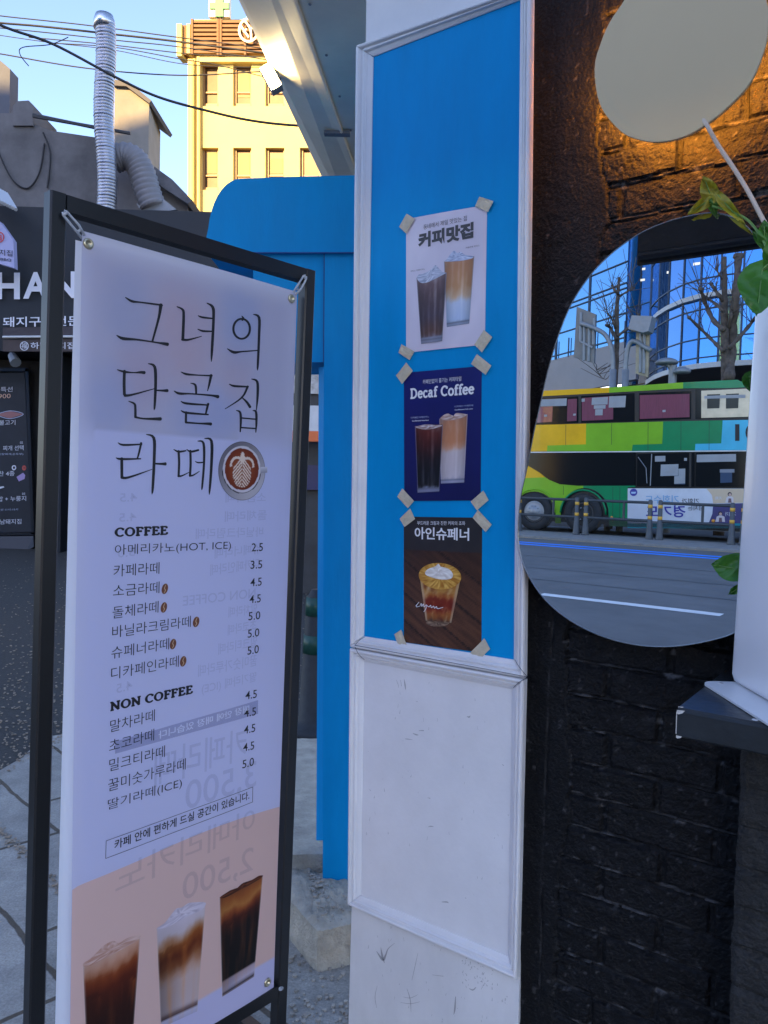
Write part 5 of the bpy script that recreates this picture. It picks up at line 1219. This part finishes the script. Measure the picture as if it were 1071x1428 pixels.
# ------------------------------------------------------------------ overhead cables
CABM = mat('cable_sheath', (.03, .032, .038), .7)
wires = [('thick overhead cable sagging from the frame edge down past the duct', [(-60, 8), (10, 39), (75, 62), (160, 107), (220, 135), (291, 155), (350, 168), (413, 175), (520, 180)], 14, .030),
         ('topmost thin cable crossing the sky above the duct', [(-60, 12), (0, 22), (120, 35), (248, 52), (420, 74)], 20, .018),
         ('taut bundled cable reaching the corner of the yellow building', [(-60, 26), (0, 32), (60, 37), (160, 48), (248, 58), (430, 82)], 20, .032),
         ('thin cable just under the bundled cable', [(-60, 34), (0, 39), (80, 47), (170, 57), (255, 66), (430, 92)], 21, .018),
         ('low slack cable crossing the duct near the roofs', [(-60, 66), (0, 75), (120, 95), (250, 105), (360, 100), (460, 96)], 22, .022),
         ('cable running from the duct to the window row', [(70, 60), (160, 66), (250, 82), (300, 90), (380, 110), (470, 130)], 24, .018),
         ('cable dipping below the roof screen of the yellow building', [(40, 52), (150, 62), (262, 75), (330, 78), (460, 84)], 25, .020),
         ('short loose cable end curling beside the duct', [(95, 52), (70, 62), (32, 66), (28, 76), (40, 92)], 15, .012),
         ('fine cable passing over the corner of the office building', [(-60, 40), (60, 58), (160, 70), (262, 90), (380, 94), (470, 92)], 26, .016)]
for lb, p, d, r in wires:
    o = MB().tube(crv([ond(x, y, d + i * .25) for i, (x, y) in enumerate(p)], 8), r * .8, 6).build('overhead_cable', CABM, None, True); tag(o, lb, 'cable', 'overhead cables')

# ================================================================== across the street, seen in the mirror
za, zb_ = Zm(720, 280, 3.051), Zm(720, 520, 3.051)
WB = toS(mirg(820, 744.5, 0))[1]
def M(zm, x, y, w): return mir(*zm(x, y), w)
def Mpoly(mb, zm, pts, w, th=.03):
    q = [M(zm, x, y, w) for x, y in pts]; mb.prism(q, N * th); return mb
bus = thing('double_decker_bus', M(zb_, 500, 690, WB), 'double decker bus in yellow, green and cyan blocks reflected in the mirror', 'bus')
bus.location.z = 0; ORG[bus.name].z = 0
def bm(name, base): return mat(name, base, .28, var=.10, vscale=1.6, coat=.15, spec=.3)
YEL, LIM, GRE, CYA, TEA = bm('bus_yellow', (.78, .43, .005)), bm('bus_lime', (.20, .46, .02)), bm('bus_green', (.002, .23, .085)), bm('bus_cyan', (.06, .46, .66)), bm('bus_teal', (.02, .26, .32))
DARKG = mat('bus_dark_glass', (.010, .012, .014), .10, spec=.22); FRB = mat('bus_black_trim', (.012, .012, .014), .4)
p0, p1 = M(zb_, 20, 660, WB), M(zb_, 975, 45, WB)
ub0, ub1 = toS(M(zb_, -60, 400, WB))[0], toS(M(zb_, 960, 400, WB))[0] + 4.4
ztop = toS(M(zb_, 700, 45, WB))[2]
mb = MB().sbox(ub0, ub1, WB + .06, WB + 2.5, .32, ztop - .14); mb.build('body', FRB, bus)
def bp_(name, m, pts, off=0.0, zm=zb_, par=None, th=.05):
    mb = MB(); Mpoly(mb, zm, pts, WB - off, th + off * 0); return mb.build(name, m, par or bus)
# livery blocks butt against each other
bp_('roof_cove', YEL, [(-60, 84), (395, 62), (395, 84), (-60, 108)]); bp_('roof_cove', LIM, [(395, 62), (710, 40), (710, 66), (395, 84)]); bp_('roof_cove', GRE, [(710, 40), (942, 29), (978, 50), (1300, 40), (1300, 60), (710, 66)])
mb = MB().sbox(ub0, ub1, WB + .05, WB + 2.5, ztop - .12, ztop - .02); mb.build('roof', GRE, bus)
bp_('side_panel', YEL, [(-60, 225), (297, 216), (296, 304), (133, 309), (130, 334), (-60, 336)]); bp_('side_panel', LIM, [(297, 216), (625, 207), (621, 302), (495, 306), (492, 332), (130, 334), (133, 309), (296, 304)])
bp_('side_panel', GRE, [(625, 207), (878, 202), (872, 300), (762, 302), (760, 330), (492, 332), (495, 306), (621, 302)]); bp_('side_panel', CYA, [(878, 202), (1300, 194), (1300, 326), (760, 330), (762, 302), (872, 300)])
bp_('white_pinstripe', WHITEL, [(-60, 337), (1300, 327), (1300, 331), (-60, 341)], .008)
# upper windows with curtains; a sunlit building's reflection is painted on the cream one
CURT = mat('wine_red_curtain', (.17, .025, .06), .5, var=.25, vscale=9, stretch=(6, 6, .3), coat=1); CRC = mat('cream_painted_reflection', (.55, .44, .28), .4, var=.25, vscale=1.5, coat=1)
NOTE = mat('window_notice', (.30, .32, .34), .5, var=.1, vscale=3)
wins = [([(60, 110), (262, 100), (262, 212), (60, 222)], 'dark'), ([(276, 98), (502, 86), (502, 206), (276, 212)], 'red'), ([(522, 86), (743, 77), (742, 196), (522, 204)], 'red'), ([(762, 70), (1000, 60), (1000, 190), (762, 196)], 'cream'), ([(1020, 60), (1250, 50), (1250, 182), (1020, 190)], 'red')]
bp_('window_band', FRB, [(-60, 108), (395, 84), (710, 66), (1300, 60), (1300, 194), (625, 206.5), (-60, 224)], -.02)
for q, kind in wins:
    w = bp_('upper_window', DARKG, q, .004, th=.02)
    if kind == 'red':
        x0, x1 = q[0][0], q[1][0]; bp_('curtain_and_reflection', CURT, [(x0 + 3, q[0][1] + 9), (x1 - (90 if x0 < 300 else 6), q[1][1] + 12), (x1 - (90 if x0 < 300 else 6), q[2][1] - 8), (x0 + 3, q[3][1] - 8)], .010, par=w, th=.004)
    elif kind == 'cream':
        bp_('curtain_and_reflection', CRC, [(q[0][0] + 25, q[0][1] + 6), (q[1][0], q[1][1] + 6), (q[2][0], q[2][1] - 4), (q[3][0] + 25, q[3][1] - 4)], .010, par=w, th=.004)
        for x in (812, 892): bp_('reflected_window', DARKG, [(x, 92 - (x - 812) * .03), (x + 55, 90 - (x - 812) * .03), (x + 52, 150), (x, 152)], .016, par=w, th=.003)  # dark panes belong to the painted reflection
    else:
        bp_('curtain_and_reflection', CURT, [(92, 145), (155, 142), (152, 208), (88, 212)], .010, par=w, th=.004)
        bp_('curtain_and_reflection', CURT, [(218, 112), (258, 110), (256, 204), (216, 206)], .010, par=w, th=.004)
for q in ([(105, 113), (215, 108), (213, 140), (103, 143)], [(322, 106), (390, 102), (388, 134), (320, 136)], [(395, 100), (467, 97), (463, 146), (393, 148)], [(330, 138), (380, 136), (379, 152), (330, 153)], [(336, 155), (368, 154), (367, 180), (335, 181)], [(278, 110), (291, 109), (291, 122), (278, 123)], [(622, 158), (635, 157), (635, 166), (622, 167)], [(118, 178), (131, 177), (131, 186), (118, 187)], [(242, 174), (253, 173), (253, 181), (242, 182)], [(800, 98), (975, 92), (975, 106), (800, 110)]):
    bp_('window_notice', NOTE, q, .018, th=.003)
# lower windows
lowg = [(45, 340), (506, 337), (505, 478), (260, 480), (185, 474), (140, 455), (100, 425), (45, 392)]
bp_('lower_window', DARKG, lowg, .004, th=.03)
w = bp_('lower_window', DARKG, [(515, 345), (757, 339), (756, 484), (513, 482)], .004, th=.03)
bp_('window_bar', GALV, [(574, 345), (578, 345), (572, 480), (568, 480)], .010, par=w, th=.004); bp_('window_bar', FRB, [(736, 340), (745, 340), (744, 484), (734, 484)], .010, par=w, th=.004)
bp_('seat_back', mat('blue_seat_cloth', (.03, .06, .12), .7), [(672, 420), (718, 418), (718, 474), (672, 474)], .008, par=w, th=.003)
mb = MB().tube([M(zb_, 518, 358, WB - .02), M(zb_, 552, 405, WB - .02), M(zb_, 556, 470, WB - .02)], .012, 6); mb.build('grab_rail', GALV, w)
w2 = bp_('lower_window', DARKG, [(764, 340), (985, 334), (985, 484), (762, 484)], .004, th=.03)
bp_('seat_back', mat('blue_seat_cloth', (.03, .06, .12), .7), [(868, 424), (918, 422), (918, 466), (868, 468)], .008, par=w2, th=.003)
bp_('seat_back', mat('grey_headrest', (.22, .24, .28), .7), [(866, 410), (928, 409), (928, 424), (866, 424)], .009, par=w2, th=.003)
for q in ([(590, 354), (634, 353), (634, 376), (590, 378)], [(615, 390), (690, 388), (688, 437), (613, 439)], [(690, 408), (719, 407), (718, 470), (672, 472), (672, 440), (690, 438)], [(768, 348), (935, 345), (935, 377), (767, 380)], [(714, 362), (726, 362), (726, 374), (714, 374)]):
    bp_('window_notice', NOTE, q, .012, th=.003)
w3 = bp_('lower_window', DARKG, [(1000, 334), (1290, 326), (1290, 480), (1000, 484)], .004, th=.03)
# lower body with wheel arches
def arch(cx, cy, r, a0, a1, n=10): return [(cx + r * math.cos(math.radians(a0 + (a1 - a0) * k / n)), cy - r * 1.0 * math.sin(math.radians(a0 + (a1 - a0) * k / n))) for k in range(n + 1)]
bp_('lower_panel', YEL, [(-60, 340), (45, 392), (100, 425), (122, 444), (-60, 452)])
bp_('lower_panel', LIM, [(-60, 452), (122, 444), (140, 455), (185, 474), (260, 480), (285, 480)] + [(285, 490)] + arch(290, 592, 102, 92, 180, 10) + [(188, 640), (165, 640)] + arch(75, 596, 92, 0, 178, 14) + [(-60, 600)])
bp_('lower_panel', GRE, [(285, 480), (505, 480), (505, 486), (474, 487), (473, 655), (396, 652)] + arch(290, 592, 102, 0, 91, 10) + [(285, 490)])
bp_('lower_panel', TEA, [(473, 640), (985, 640), (1300, 640), (1300, 664), (473, 660)])
mb = MB().sbox(toS(M(zb_, 475, 600, WB))[0], ub1, WB + .10, WB + .3, .30, .52); mb.build('skirt', GALV, bus)
WHI = bm('bus_ad_white', (.62, .64, .70))
ad = bp_('ad_panel', WHI, [(474, 491), (1290, 493), (1290, 640), (473, 640)])
bp_('ad_block', mat('ad_beige', (.60, .47, .33), .4), [(810, 493), (985, 493), (985, 552), (838, 555), (832, 520)], .006, par=ad, th=.003)
bp_('ad_block', mat('ad_purple', (.055, .045, .16), .4), [(838, 557), (985, 554), (985, 640), (818, 640), (834, 600)], .006, par=ad, th=.003)
for cx, cy, r_, m_ in ((908, 530, 19, 'ad_pale'), (868, 612, 22, 'ad_pale'), ):
    PALE = mat(m_, (.62, .56, .58), .5)
    bp_('ad_figure', PALE, [(cx - r_, cy + 22), (cx - r_ * .7, cy), (cx - 4, cy - 6), (cx + 4, cy - 6), (cx + r_ * .8, cy), (cx + r_ * .9, cy + 22)], .010, par=ad, th=.003)
    bp_('ad_figure', mat('ad_dark_hair', (.03, .02, .03), .5), arch(cx, cy - 14, 9, 0, 350, 12), .012, par=ad, th=.002); bp_('ad_figure', mat('ad_skin', (.60, .40, .32), .5), arch(cx + 1, cy - 12, 6, 0, 350, 12), .015, par=ad, th=.002)
    bp_('ad_figure', mat('ad_apron', (.16, .09, .11), .5), [(cx - 7, cy + 22), (cx - 5, cy + 4), (cx + 6, cy + 4), (cx + 8, cy + 22)], .013, par=ad, th=.002)
SEAM = mat('bus_panel_gap', (.02, .022, .02), .6)
for x, y0, y1 in ((210, 220, 308), (405, 214, 306), (560, 210, 330), (700, 206, 330), (820, 203, 330)):
    bp_('panel_gap', SEAM, [(x, y0), (x + 1.6, y0), (x + .8, y1), (x - .8, y1)], .003, th=.002)
for x, y0, y1 in ((410, 486, 640), (440, 486, 650), (200, 480, 520)):
    bp_('panel_gap', SEAM, [(x, y0), (x + 1.6, y0), (x + .8, y1), (x - .8, y1)], .003, th=.002)
bp_('grime', ink_mat('road_grime', (.05, .045, .04), .35), [(-60, 600), (473, 625), (985, 652), (985, 664), (473, 656), (396, 652), (330, 660), (-60, 640)], .004, th=.001)
# text on the bus reads correctly in the street, reversed in the mirror
def bus_text(name, body, xl, xr, yb_, hp, wgt, m, par, off=.012):
    mb = MB(); v2, f2 = text2d(body, wgt); xs = [v[0] for v in v2]; ys = [v[1] for v in v2]; A = M(zb_, xr, yb_, WB - off); B = M(zb_, xl, yb_, WB - off); C_ = M(zb_, xr, yb_ - hp, WB - off)
    x0, x1, y0, y1 = min(xs), max(xs), min(ys), max(ys)
    mb.add([A + (B - A) * ((x - x0) / (x1 - x0)) + (C_ - A) * ((y - y0) / (y1 - y0)) for x, y in v2], f2); return mb.build(name, m, par)
NAVY, SKYB = mat('ad_navy_ink', (.035, .035, .30), .5), mat('ad_sky_ink', (.22, .40, .62), .5)
bus_text('route_number', '01', 931, 1040, 290, 74, .02, INK, bus)
bus_text('ad_lettering', '기회가', 704, 778, 556, 22, .01, GREYINK, ad); bus_text('ad_lettering', '기회수도', 548, 692, 556, 36, .015, SKYB, ad); bus_text('ad_lettering', '경기도', 552, 720, 615, 52, .02, NAVY, ad); bus_text('ad_lettering', '넘치는', 730, 795, 585, 20, .01, GREYINK, ad)
bus_text('ad_lettering', '기회', 848, 874, 540, 14, .01, WHI, ad); bus_text('ad_lettering', '기회가', 888, 935, 610, 18, .01, WHI, ad)
o = bp_('ad_emblem', mat('ad_navy_ink', (.035, .035, .30), .5), arch(499, 508, 16, 0, 350, 14), .008, par=ad, th=.002); bp_('ad_emblem', mat('ad_pale_blue', (.4, .55, .75), .5), [(488, 506), (510, 506), (506, 514), (490, 514)], .012, par=o if False else ad, th=.002)
TYRE = mat('tyre_rubber', (.022, .024, .028), .75, var=.2, vscale=20)
for cx, cy, r_ in ((80, 592, 80), (287, 598, 84)):
    c = M(zb_, cx, cy, WB + .08); R_ = .5 * abs((M(zb_, cx, cy + r_, WB) - M(zb_, cx, cy - r_, WB)).z); c.z = R_ + .005
    wh = MB().lathe(c + N * .20, [(R_ * .55, .02), (R_ * .92, 0), (R_, .05), (R_, .25), (R_ * .95, .29), (R_ * .62, .30), (R_ * .58, .26)], 36, -N).build('tyre', TYRE, bus, True)
    rim = MB().lathe(c + N * -.04, [(R_ * .58, 0), (R_ * .57, .045), (R_ * .52, .04), (R_ * (.40 if cx < 200 else .45), .0 if cx > 200 else .05), (R_ * .2, -.04 if cx > 200 else .10), (R_ * .12, -.04 if cx > 200 else .13), (.01, -.04 if cx > 200 else .13)], 28, -N).build('rim', mat('grey_wheel_rim', (.30, .31, .33), .45, metal=.6) if cx < 200 else mat('dark_wheel_rim', (.05, .052, .056), .5, metal=.3), wh, True)
    mb = MB()
    for k in range(10):
        t_ = 2 * math.pi * k / 10; p = c + U * (math.cos(t_) * R_ * .30) + V((0, 0, math.sin(t_) * R_ * .30)) + N * -.10; mb.lathe(p, [(.02, -.02), (.02, .03), (.005, .035)], 8, -N)
    mb.build('wheel_nut', GALV, wh)
    mb = MB().tube([c + U * (math.cos(t_) * R_ * 1.2) + V((0, 0, math.sin(t_) * R_ * 1.2)) + N * (-.085) for t_ in [math.pi * k / 14 for k in range(15)]], .03, 6); mb.build('wheel_arch_trim', LIM if cx < 200 else GRE, bus, True)
for x, y in ((406, 616), (838, 630)): MB().lathe(M(zb_, x, y, WB - .03), [(.04, -.02), (.05, 0), (.04, .03), (.01, .04)], 10, -N).build('marker_lamp', mat('amber_lens', (.75, .30, .03), .25), bus)

# median fence: paired striped bollards with rail panels between
BOL = mat('grey_bollard', (.075, .085, .10), .5, var=.2, vscale=6); STR = mat('yellow_reflective_band', (.75, .42, .06), .4)
fence_px = [(249, 291), (565, 608), (909, 958)]
bol_u = [tuple(toS(M(zb_, x, 700, WFEN))[0] for x in pr) for pr in fence_px]
stepu = (bol_u[2][0] - bol_u[0][0]) / 2; gap = bol_u[1][1] - bol_u[1][0]
zt0 = toS(M(zb_, 567, 541, WFEN))[2]
proto = thing('median_bollard', S(bol_u[1][0], WFEN, .05), 'dark grey median bollard with two yellow bands', 'bollard', 'paired bollards along the median')
c0 = S(bol_u[1][0], WFEN, .05); hb = zt0 - .05
MB().lathe(c0, [(.105, 0), (.105, .02), (.09, .10), (.066, hb * .48), (.058, hb * .5), (.058, hb - .03), (.045, hb), (.01, hb + .01)], 18).build('bollard_post', BOL, proto, True)
for f_ in (.55, .84): MB().lathe(c0 + V((0, 0, hb * f_ - .045)), [(.062, 0), (.062, .09)], 18).build('band', STR, proto, True)
def copy_tree(o, delta, parent=None):
    c = o.copy(); COL.objects.link(c); 
    if parent: c.parent = parent
    else: c.location = o.location + delta
    ORG[c.name] = ORG[o.name] + delta
    for ch_ in list(o.children): copy_tree(ch_, delta, c)
    return c
RAIL = mat('dark_fence_rail', (.045, .052, .06), .5)
zr1, zr0 = toS(M(zb_, 480, 549, WFEN))[2], toS(M(zb_, 480, 625, WFEN))[2]
pan = thing('median_fence_panel', S(bol_u[1][1], WFEN, .05), 'dark metal rail fence panel between median bollards', 'fence panel', 'rail panels along the median')
mb = MB()
for z in (zr1, zr0): mb.tube([S(bol_u[1][1], WFEN, z), S(bol_u[2][0], WFEN, z)], .04, 8)
mb.build('rail', RAIL, pan); um = (bol_u[1][1] + bol_u[2][0]) / 2 + .2
MB().tube([S(um, WFEN, zr0), S(um, WFEN, zr1)], .035, 8).build('rail_stay', RAIL, pan)
for k in range(-3, 4):
    d0 = U * (k * stepu)
    if k != 0: copy_tree(proto, d0); copy_tree(pan, d0)
    copy_tree(proto, d0 + U * gap)

# two pruned bare street trees
BARK = mat('grey_brown_bark', (.10, .08, .068), .9, var=.5, vscale=6, bump=.8, bscale=20)
def bare_tree(label, trunk, limbs, w, r0, twigs):
    b = M(za, *trunk[0], w); root = thing('bare_street_tree', V((b.x, b.y, 0)), label, 'tree')
    P = [V((b.x, b.y, 0))] + [M(za, x, y, w) for x, y in trunk]; P = crv(P, 5); n = len(P); mb = MB()
    mb.tube(P, [r0 * (1.25 - .75 * i / n) * (1 + .12 * math.sin(i * 2.1)) for i in range(n)], 10); mb.build('trunk', BARK, root, True)
    mb = MB(); rt_ = random.Random(len(label))
    for pts, r in limbs:
        q = crv([M(za, x, y, w + .35 * math.sin(i * 2 + len(pts))) for i, (x, y) in enumerate(pts)], 5); mb.tube(q, [r * .6 * (1.1 - .4 * i / len(q)) * (1 + .18 * math.sin(i * 1.7)) for i in range(len(q))], 8)
        e = q[-1]; r = r * .55; mb.lathe(e - V((0, 0, r)), [(r * .5, 0), (r * 1.3, r), (r * 1.1, 1.8 * r), (.01, 2.1 * r)], 8)
        for k in range(twigs):
            s0 = q[rt_.randrange(len(q) // 2, len(q))]; dv = V((rt_.gauss(0, .5), rt_.gauss(0, .5), rt_.uniform(.2, 1.2))); mb.tube(crv([s0, s0 + dv * .4 + V((rt_.gauss(0, .05), 0, 0)), s0 + dv], 3), [.014, .012, .012, .010, .009, .008, .007], 5)
    mb.build('limbs', BARK, root, True)
WT = 25.0
bare_tree('slim pruned bare tree between the two road sign backs', [(420, 790), (428, 600), (428, 480), (432, 400), (438, 325)], [([(428, 590), (410, 560), (400, 540), (385, 530)], .10), ([(430, 575), (465, 550), (500, 520), (522, 485)], .08), ([(425, 545), (415, 520), (412, 510)], .09), ([(434, 400), (418, 380), (408, 362)], .08), ([(440, 405), (470, 388), (500, 372)], .06), ([(412, 512), (390, 480), (382, 450)], .03), ([(420, 700), (380, 760), (340, 720)], .02)], WT, .085, 10)
bare_tree('stout twin stemmed pruned bare tree beside the white stand', [(890, 760), (888, 640), (885, 500), (886, 400), (884, 240)], [([(905, 760), (915, 640), (922, 520), (935, 400), (945, 240)], .24), ([(882, 640), (850, 610), (800, 560), (735, 497)], .10), ([(884, 550), (840, 510), (810, 450), (785, 378)], .13), ([(880, 470), (850, 440), (800, 405), (780, 372)], .08), ([(882, 430), (860, 400), (830, 355)], .10), ([(905, 630), (950, 580), (1000, 520), (1030, 480)], .11), ([(900, 540), (912, 490), (920, 430)], .10), ([(878, 340), (862, 310), (848, 290)], .05)], WT, .14, 10)

# backs of two road signs on curved arms, light box, street lamp
SGB = mat('grey_sign_back', (.16, .165, .17), .5, metal=.3, var=.15, vscale=2); WS = 24.0
def sign_back(label, plate, bars, arm, lamps, m=SGB):
    b = M(za, *arm[-1], WS); root = thing('road_sign', V((b.x, b.y, 0)), label, 'road sign')
    MB().prism([M(za, x, y, WS) for x, y in plate], N * -.10).build('sign_plate', m, root)
    mb = MB()
    for a, b_ in bars: mb.tube([M(za, *a, WS - .12), M(za, *b_, WS - .12)], .05, 6)
    mb.build('plate_bracket', GALV, root)
    mb = MB(); P = crv([M(za, x, y, WS - .2) for x, y in arm[:-1]], 8); g = V((b.x, b.y, 0)); P2 = P + [M(za, *arm[-1], WS - .2), V((P[-1].x, P[-1].y, 0))]
    mb.tube(P2, .075, 10); mb.build('curved_arm', GALV, root, True)
    q = M(za, *arm[-1], WS - .2); MB().tube([V((q.x, q.y, 0)), V((q.x, q.y, q.z + .4))], .11, 12).build('base_pole', GALV, root, True)
sign_back('large dark road sign seen from behind on a curved grey arm', [(262, 453), (343, 485), (336, 693), (249, 668)], [((276, 475), (273, 600)), ((332, 500), (328, 612)), ((290, 525), (288, 680)), ((312, 530), (308, 684)), ((275, 600), (325, 625))], [(272, 522), (300, 530), (345, 548), (378, 570), (400, 610), (410, 660), (412, 720), (410, 770)], 0)
sign_back('narrow weathered road sign seen edge on below a light box', [(514, 550), (570, 560), (564, 752), (511, 737)], [((530, 565), (527, 730)), ((545, 560), (542, 735))], [(574, 636), (545, 622), (515, 602), (490, 600), (474, 630), (466, 690), (463, 770)], 0, mat('weathered_tan_sign', (.34, .30, .22), .6, metal=.2, var=.3, vscale=3))
lb_ = thing('light_box', M(za, 545, 530, WS - .1), 'grey box with a pale wooden louvre on top of the narrow sign', 'utility box')
MB().prism([M(za, x, y, WS - .15) for x, y in ((512, 500), (598, 503), (582, 566), (560, 572), (497, 556))], N * -.5).build('box_shell', GALV, lb_)
MB().prism([M(za, x, y, WS + .02 - .2) for x, y in ((537, 507), (575, 508), (574, 553), (536, 550))], N * -.02).build('louvre', mat('pale_wood_louvre', (.50, .38, .26), .6, var=.2, vscale=12, stretch=(.2, .2, 6)), lb_)
sl_ = thing('street_lamp', M(za, 667, 780, 24.5), 'grey street lamp with a mushroom head above the bus roof', 'street lamp'); sl_.location.z = 0; ORG[sl_.name].z = 0
q = M(za, 667, 700, 24.5); MB().tube([V((q.x, q.y, 0)), q], .13, 10).build('lamp_post', GALV, sl_)
for x, y, s_ in ((640, 690, 1.0), (705, 728, .75)):
    c = M(za, x, y, 24.4); MB().lathe(c, [(.10 * s_, -.06), (.34 * s_, -.04), (.37 * s_, .02), (.28 * s_, .10), (.15 * s_, .15), (.02, .17)], 20).build('lamp_head', GALV, sl_, True); MB().tube([q + V((0, 0, -.25)), c], .06, 8).build('lamp_arm', GALV, sl_)

# ------------------------------------------------------------------ blue glass office building
GLS = mat('blue_mirror_glass', (.065, .215, .50), .03, metal=.85, var=.06, vscale=.25, spec=.8)
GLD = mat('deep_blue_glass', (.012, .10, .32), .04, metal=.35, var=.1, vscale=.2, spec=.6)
MUL = mat('dark_blue_mullion', (.02, .04, .075), .4, metal=.4); BAND = mat('white_aluminium_band', (.42, .44, .46), .4, var=.06, vscale=2)
STO = mat('grey_stone_cladding', (.26, .255, .265), .7, var=.08, vscale=.6)
gb = thing('glass_office_building', S(-10, 31, 0), 'curved blue glass office building with white bands across the road', 'building')
def at(x, w, y=600): p = M(za, x, y, w); u, w_, z = toS(p); return u, w_
ZT = 27.0
def wallstrip(name, plan, z0, z1, m, th=.3, off=0.0):
    mb = MB(); n = len(plan)
    for (u, w) in plan: mb.v += [S(u, w - off, z0), S(u, w - off, z1), S(u, w - off + th, z0), S(u, w - off + th, z1)]
    for i in range(n - 1):
        k = i * 4; mb.f += [(k, k + 4, k + 5, k + 1), (k + 2, k + 3, k + 7, k + 6), (k + 1, k + 5, k + 7, k + 3), (k, k + 2, k + 6, k + 4)]
    mb.f += [(0, 1, 3, 2), ((n - 1) * 4, (n - 1) * 4 + 2, (n - 1) * 4 + 3, (n - 1) * 4 + 1)]
    return mb.build(name, m, gb)
def zat(x, y, w): return M(za, x, y, w).z
plan = [at(565, 35.2), at(600, 33.6), at(640, 32.6), at(702, 31.7), at(775, 31.2), at(860, 31.0), at(955, 31.0), at(1060, 31.0), at(1160, 31.0)]
plan.append((plan[-1][0] + 9, 31.0)); plan.append((plan[-1][0] + 8, 31.6))
zb0 = zat(850, 712, 31.0); zb1 = zat(850, 690, 31.0); zm0, zm1 = zat(850, 408, 31.0), zat(850, 388, 31.0)
wallstrip('glass_wall', plan, zb1, ZT, GLS)
wallstrip('white_band', plan, zb0, zb1, BAND, .4, .35); wallstrip('white_band', plan, zm0, zm1, BAND, .3, .22)
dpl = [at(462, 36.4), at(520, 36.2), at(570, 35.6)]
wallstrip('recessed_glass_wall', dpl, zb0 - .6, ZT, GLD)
# mullions
def mull(plan, zs_, off, subs=1):
    mb = MB()
    for i, (u, w) in enumerate(plan): mb.box(S(u - .03, w - off, zb1), U * .06, N * .06, V((0, 0, ZT - zb1)))
    for z in zs_:
        for (u0, w0), (u1, w1) in zip(plan, plan[1:]): mb.tube([S(u0, w0 - off + .02, z), S(u1, w1 - off + .02, z)], .03, 4)
    return mb
zs_ = [zat(850, y, 31.0) for y in (320, 452, 578, 660)] + [zat(850, 320, 31) + 1.9 * k for k in range(1, 8)]
mull(plan, zs_, .05).build('mullions', MUL, gb); mull(dpl, [zat(850, y, 31.0) for y in (275, 395, 560)] + [zm0, zb1], .05).build('mullions', MUL, gb)
# lighter wing beyond, running back at an angle
vp = ray(150, 637); vp.z = 0; vp.normalize(); c = M(za, 461, 600, 35.2); cu, cw, _ = toS(c)
vv = V((vp.dot(U), -vp.dot(N), 0)).normalized()        # mirrored direction in (u, w)
wing = [(cu, cw)] + [(cu + vv.x * d, cw + vv.y * d) for d in (3.0, 6.0, 9.5, 13, 17, 22, 28)]
zw0, zw1 = zat(455, 600, 35.2), ZT
wallstrip('glass_wall', wing, zw0, ZT, mat('pale_blue_mirror_glass', (.15, .37, .64), .04, metal=.85, var=.05, vscale=.25, spec=.8), .3)
wallstrip('stone_base', wing, zat(455, 775, 35.2), zw0, STO, .3, .06)
mb = MB()
for (u, w) in wing[1:]: mb.box(S(u - .05, w - .07, zw0), U * .1, N * .08, V((0, 0, ZT - zw0)))
for y in (622 - 40, 478, 350, 372, 260):
    z = zat(455, y, 35.2)
    for (u0, w0), (u1, w1) in zip(wing, wing[1:]): mb.tube([S(u0, w0 - .05, z), S(u1, w1 - .05, z)], .035, 4)
for z in [zat(455, 260, 35.2) + 3.4 * k for k in range(1, 4)]:
    for (u0, w0), (u1, w1) in zip(wing, wing[1:]): mb.tube([S(u0, w0 - .05, z), S(u1, w1 - .05, z)], .035, 4)
mb.build('mullions', MUL, gb)
# stone face between wing and recess, dark ground floor
stp = [at(461, 34.9), at(514, 34.4)]; wallstrip('stone_base', stp, zat(490, 762, 34.6), zat(490, 620, 34.6), STO, .5)
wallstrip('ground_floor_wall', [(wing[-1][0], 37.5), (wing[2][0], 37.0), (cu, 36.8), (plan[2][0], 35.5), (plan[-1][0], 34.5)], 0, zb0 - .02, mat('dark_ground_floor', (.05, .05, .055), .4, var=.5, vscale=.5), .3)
mb = MB()
for i in range(1, len(plan)):
    u0, w0 = plan[i - 1]; u1, w1 = plan[i]; mb.add([S(u0, w0 - .3, zb0 - .012), S(u1, w1 - .3, zb0 - .012), S(u1, 36, zb0 - .012), S(u0, 36.5, zb0 - .012)], [(0, 1, 2, 3)])
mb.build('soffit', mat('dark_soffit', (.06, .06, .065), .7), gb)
mb = MB(); roofp = [S(u, w + .02, ZT - .1) for u, w in reversed(wing)] + [S(u, w + .02, ZT - .1) for u, w in dpl] + [S(u, w + .02, ZT - .1) for u, w in plan] + [S(plan[-1][0], 55, ZT - .1), S(wing[-1][0], 55, ZT - .1)]
mb.prism(roofp, V((0, 0, .08))); mb.build('roof', STO, gb)
LGT = mat('lit_ceiling_light', (.4, .4, .4), .4, emit=(1, .97, .85), estr=.22)
for x, y, L_, w in ((535, 295, .7, 36.1), (640, 310, 1.3, 32.75), (752, 275, 1.5, 31.35), (528, 342, .25, 36.1), (552, 344, .25, 36.1), (577, 346, .25, 35.5)):
    c = M(za, x, y, w - .1); MB().box(c, U * L_, N * .03, V((0, 0, .10))).build('ceiling_light', LGT, gb)
# railing/windows row on the wing base
mb = MB(); (u0, w0), (u1, w1) = wing[0], wing[3]
for k in range(9): 
    f_ = k / 8; mb.box(S(u0 + (u1 - u0) * f_, w0 + (w1 - w0) * f_ - .14, zw0 - .05), U * .06, N * .05, V((0, 0, 1.0)))
mb.build('balcony_post', MUL, gb)

bpy.data.collections.remove(_tmp_col); bpy.data.objects.remove(_to); bpy.data.curves.remove(_tc)
# shared tidy-up: nothing at the origin by accident
for o in list(SC.objects):
    if o.type == 'MESH' and not o.parent and 'kind' not in o and 'category' not in o: print('UNTAGGED', o.name)
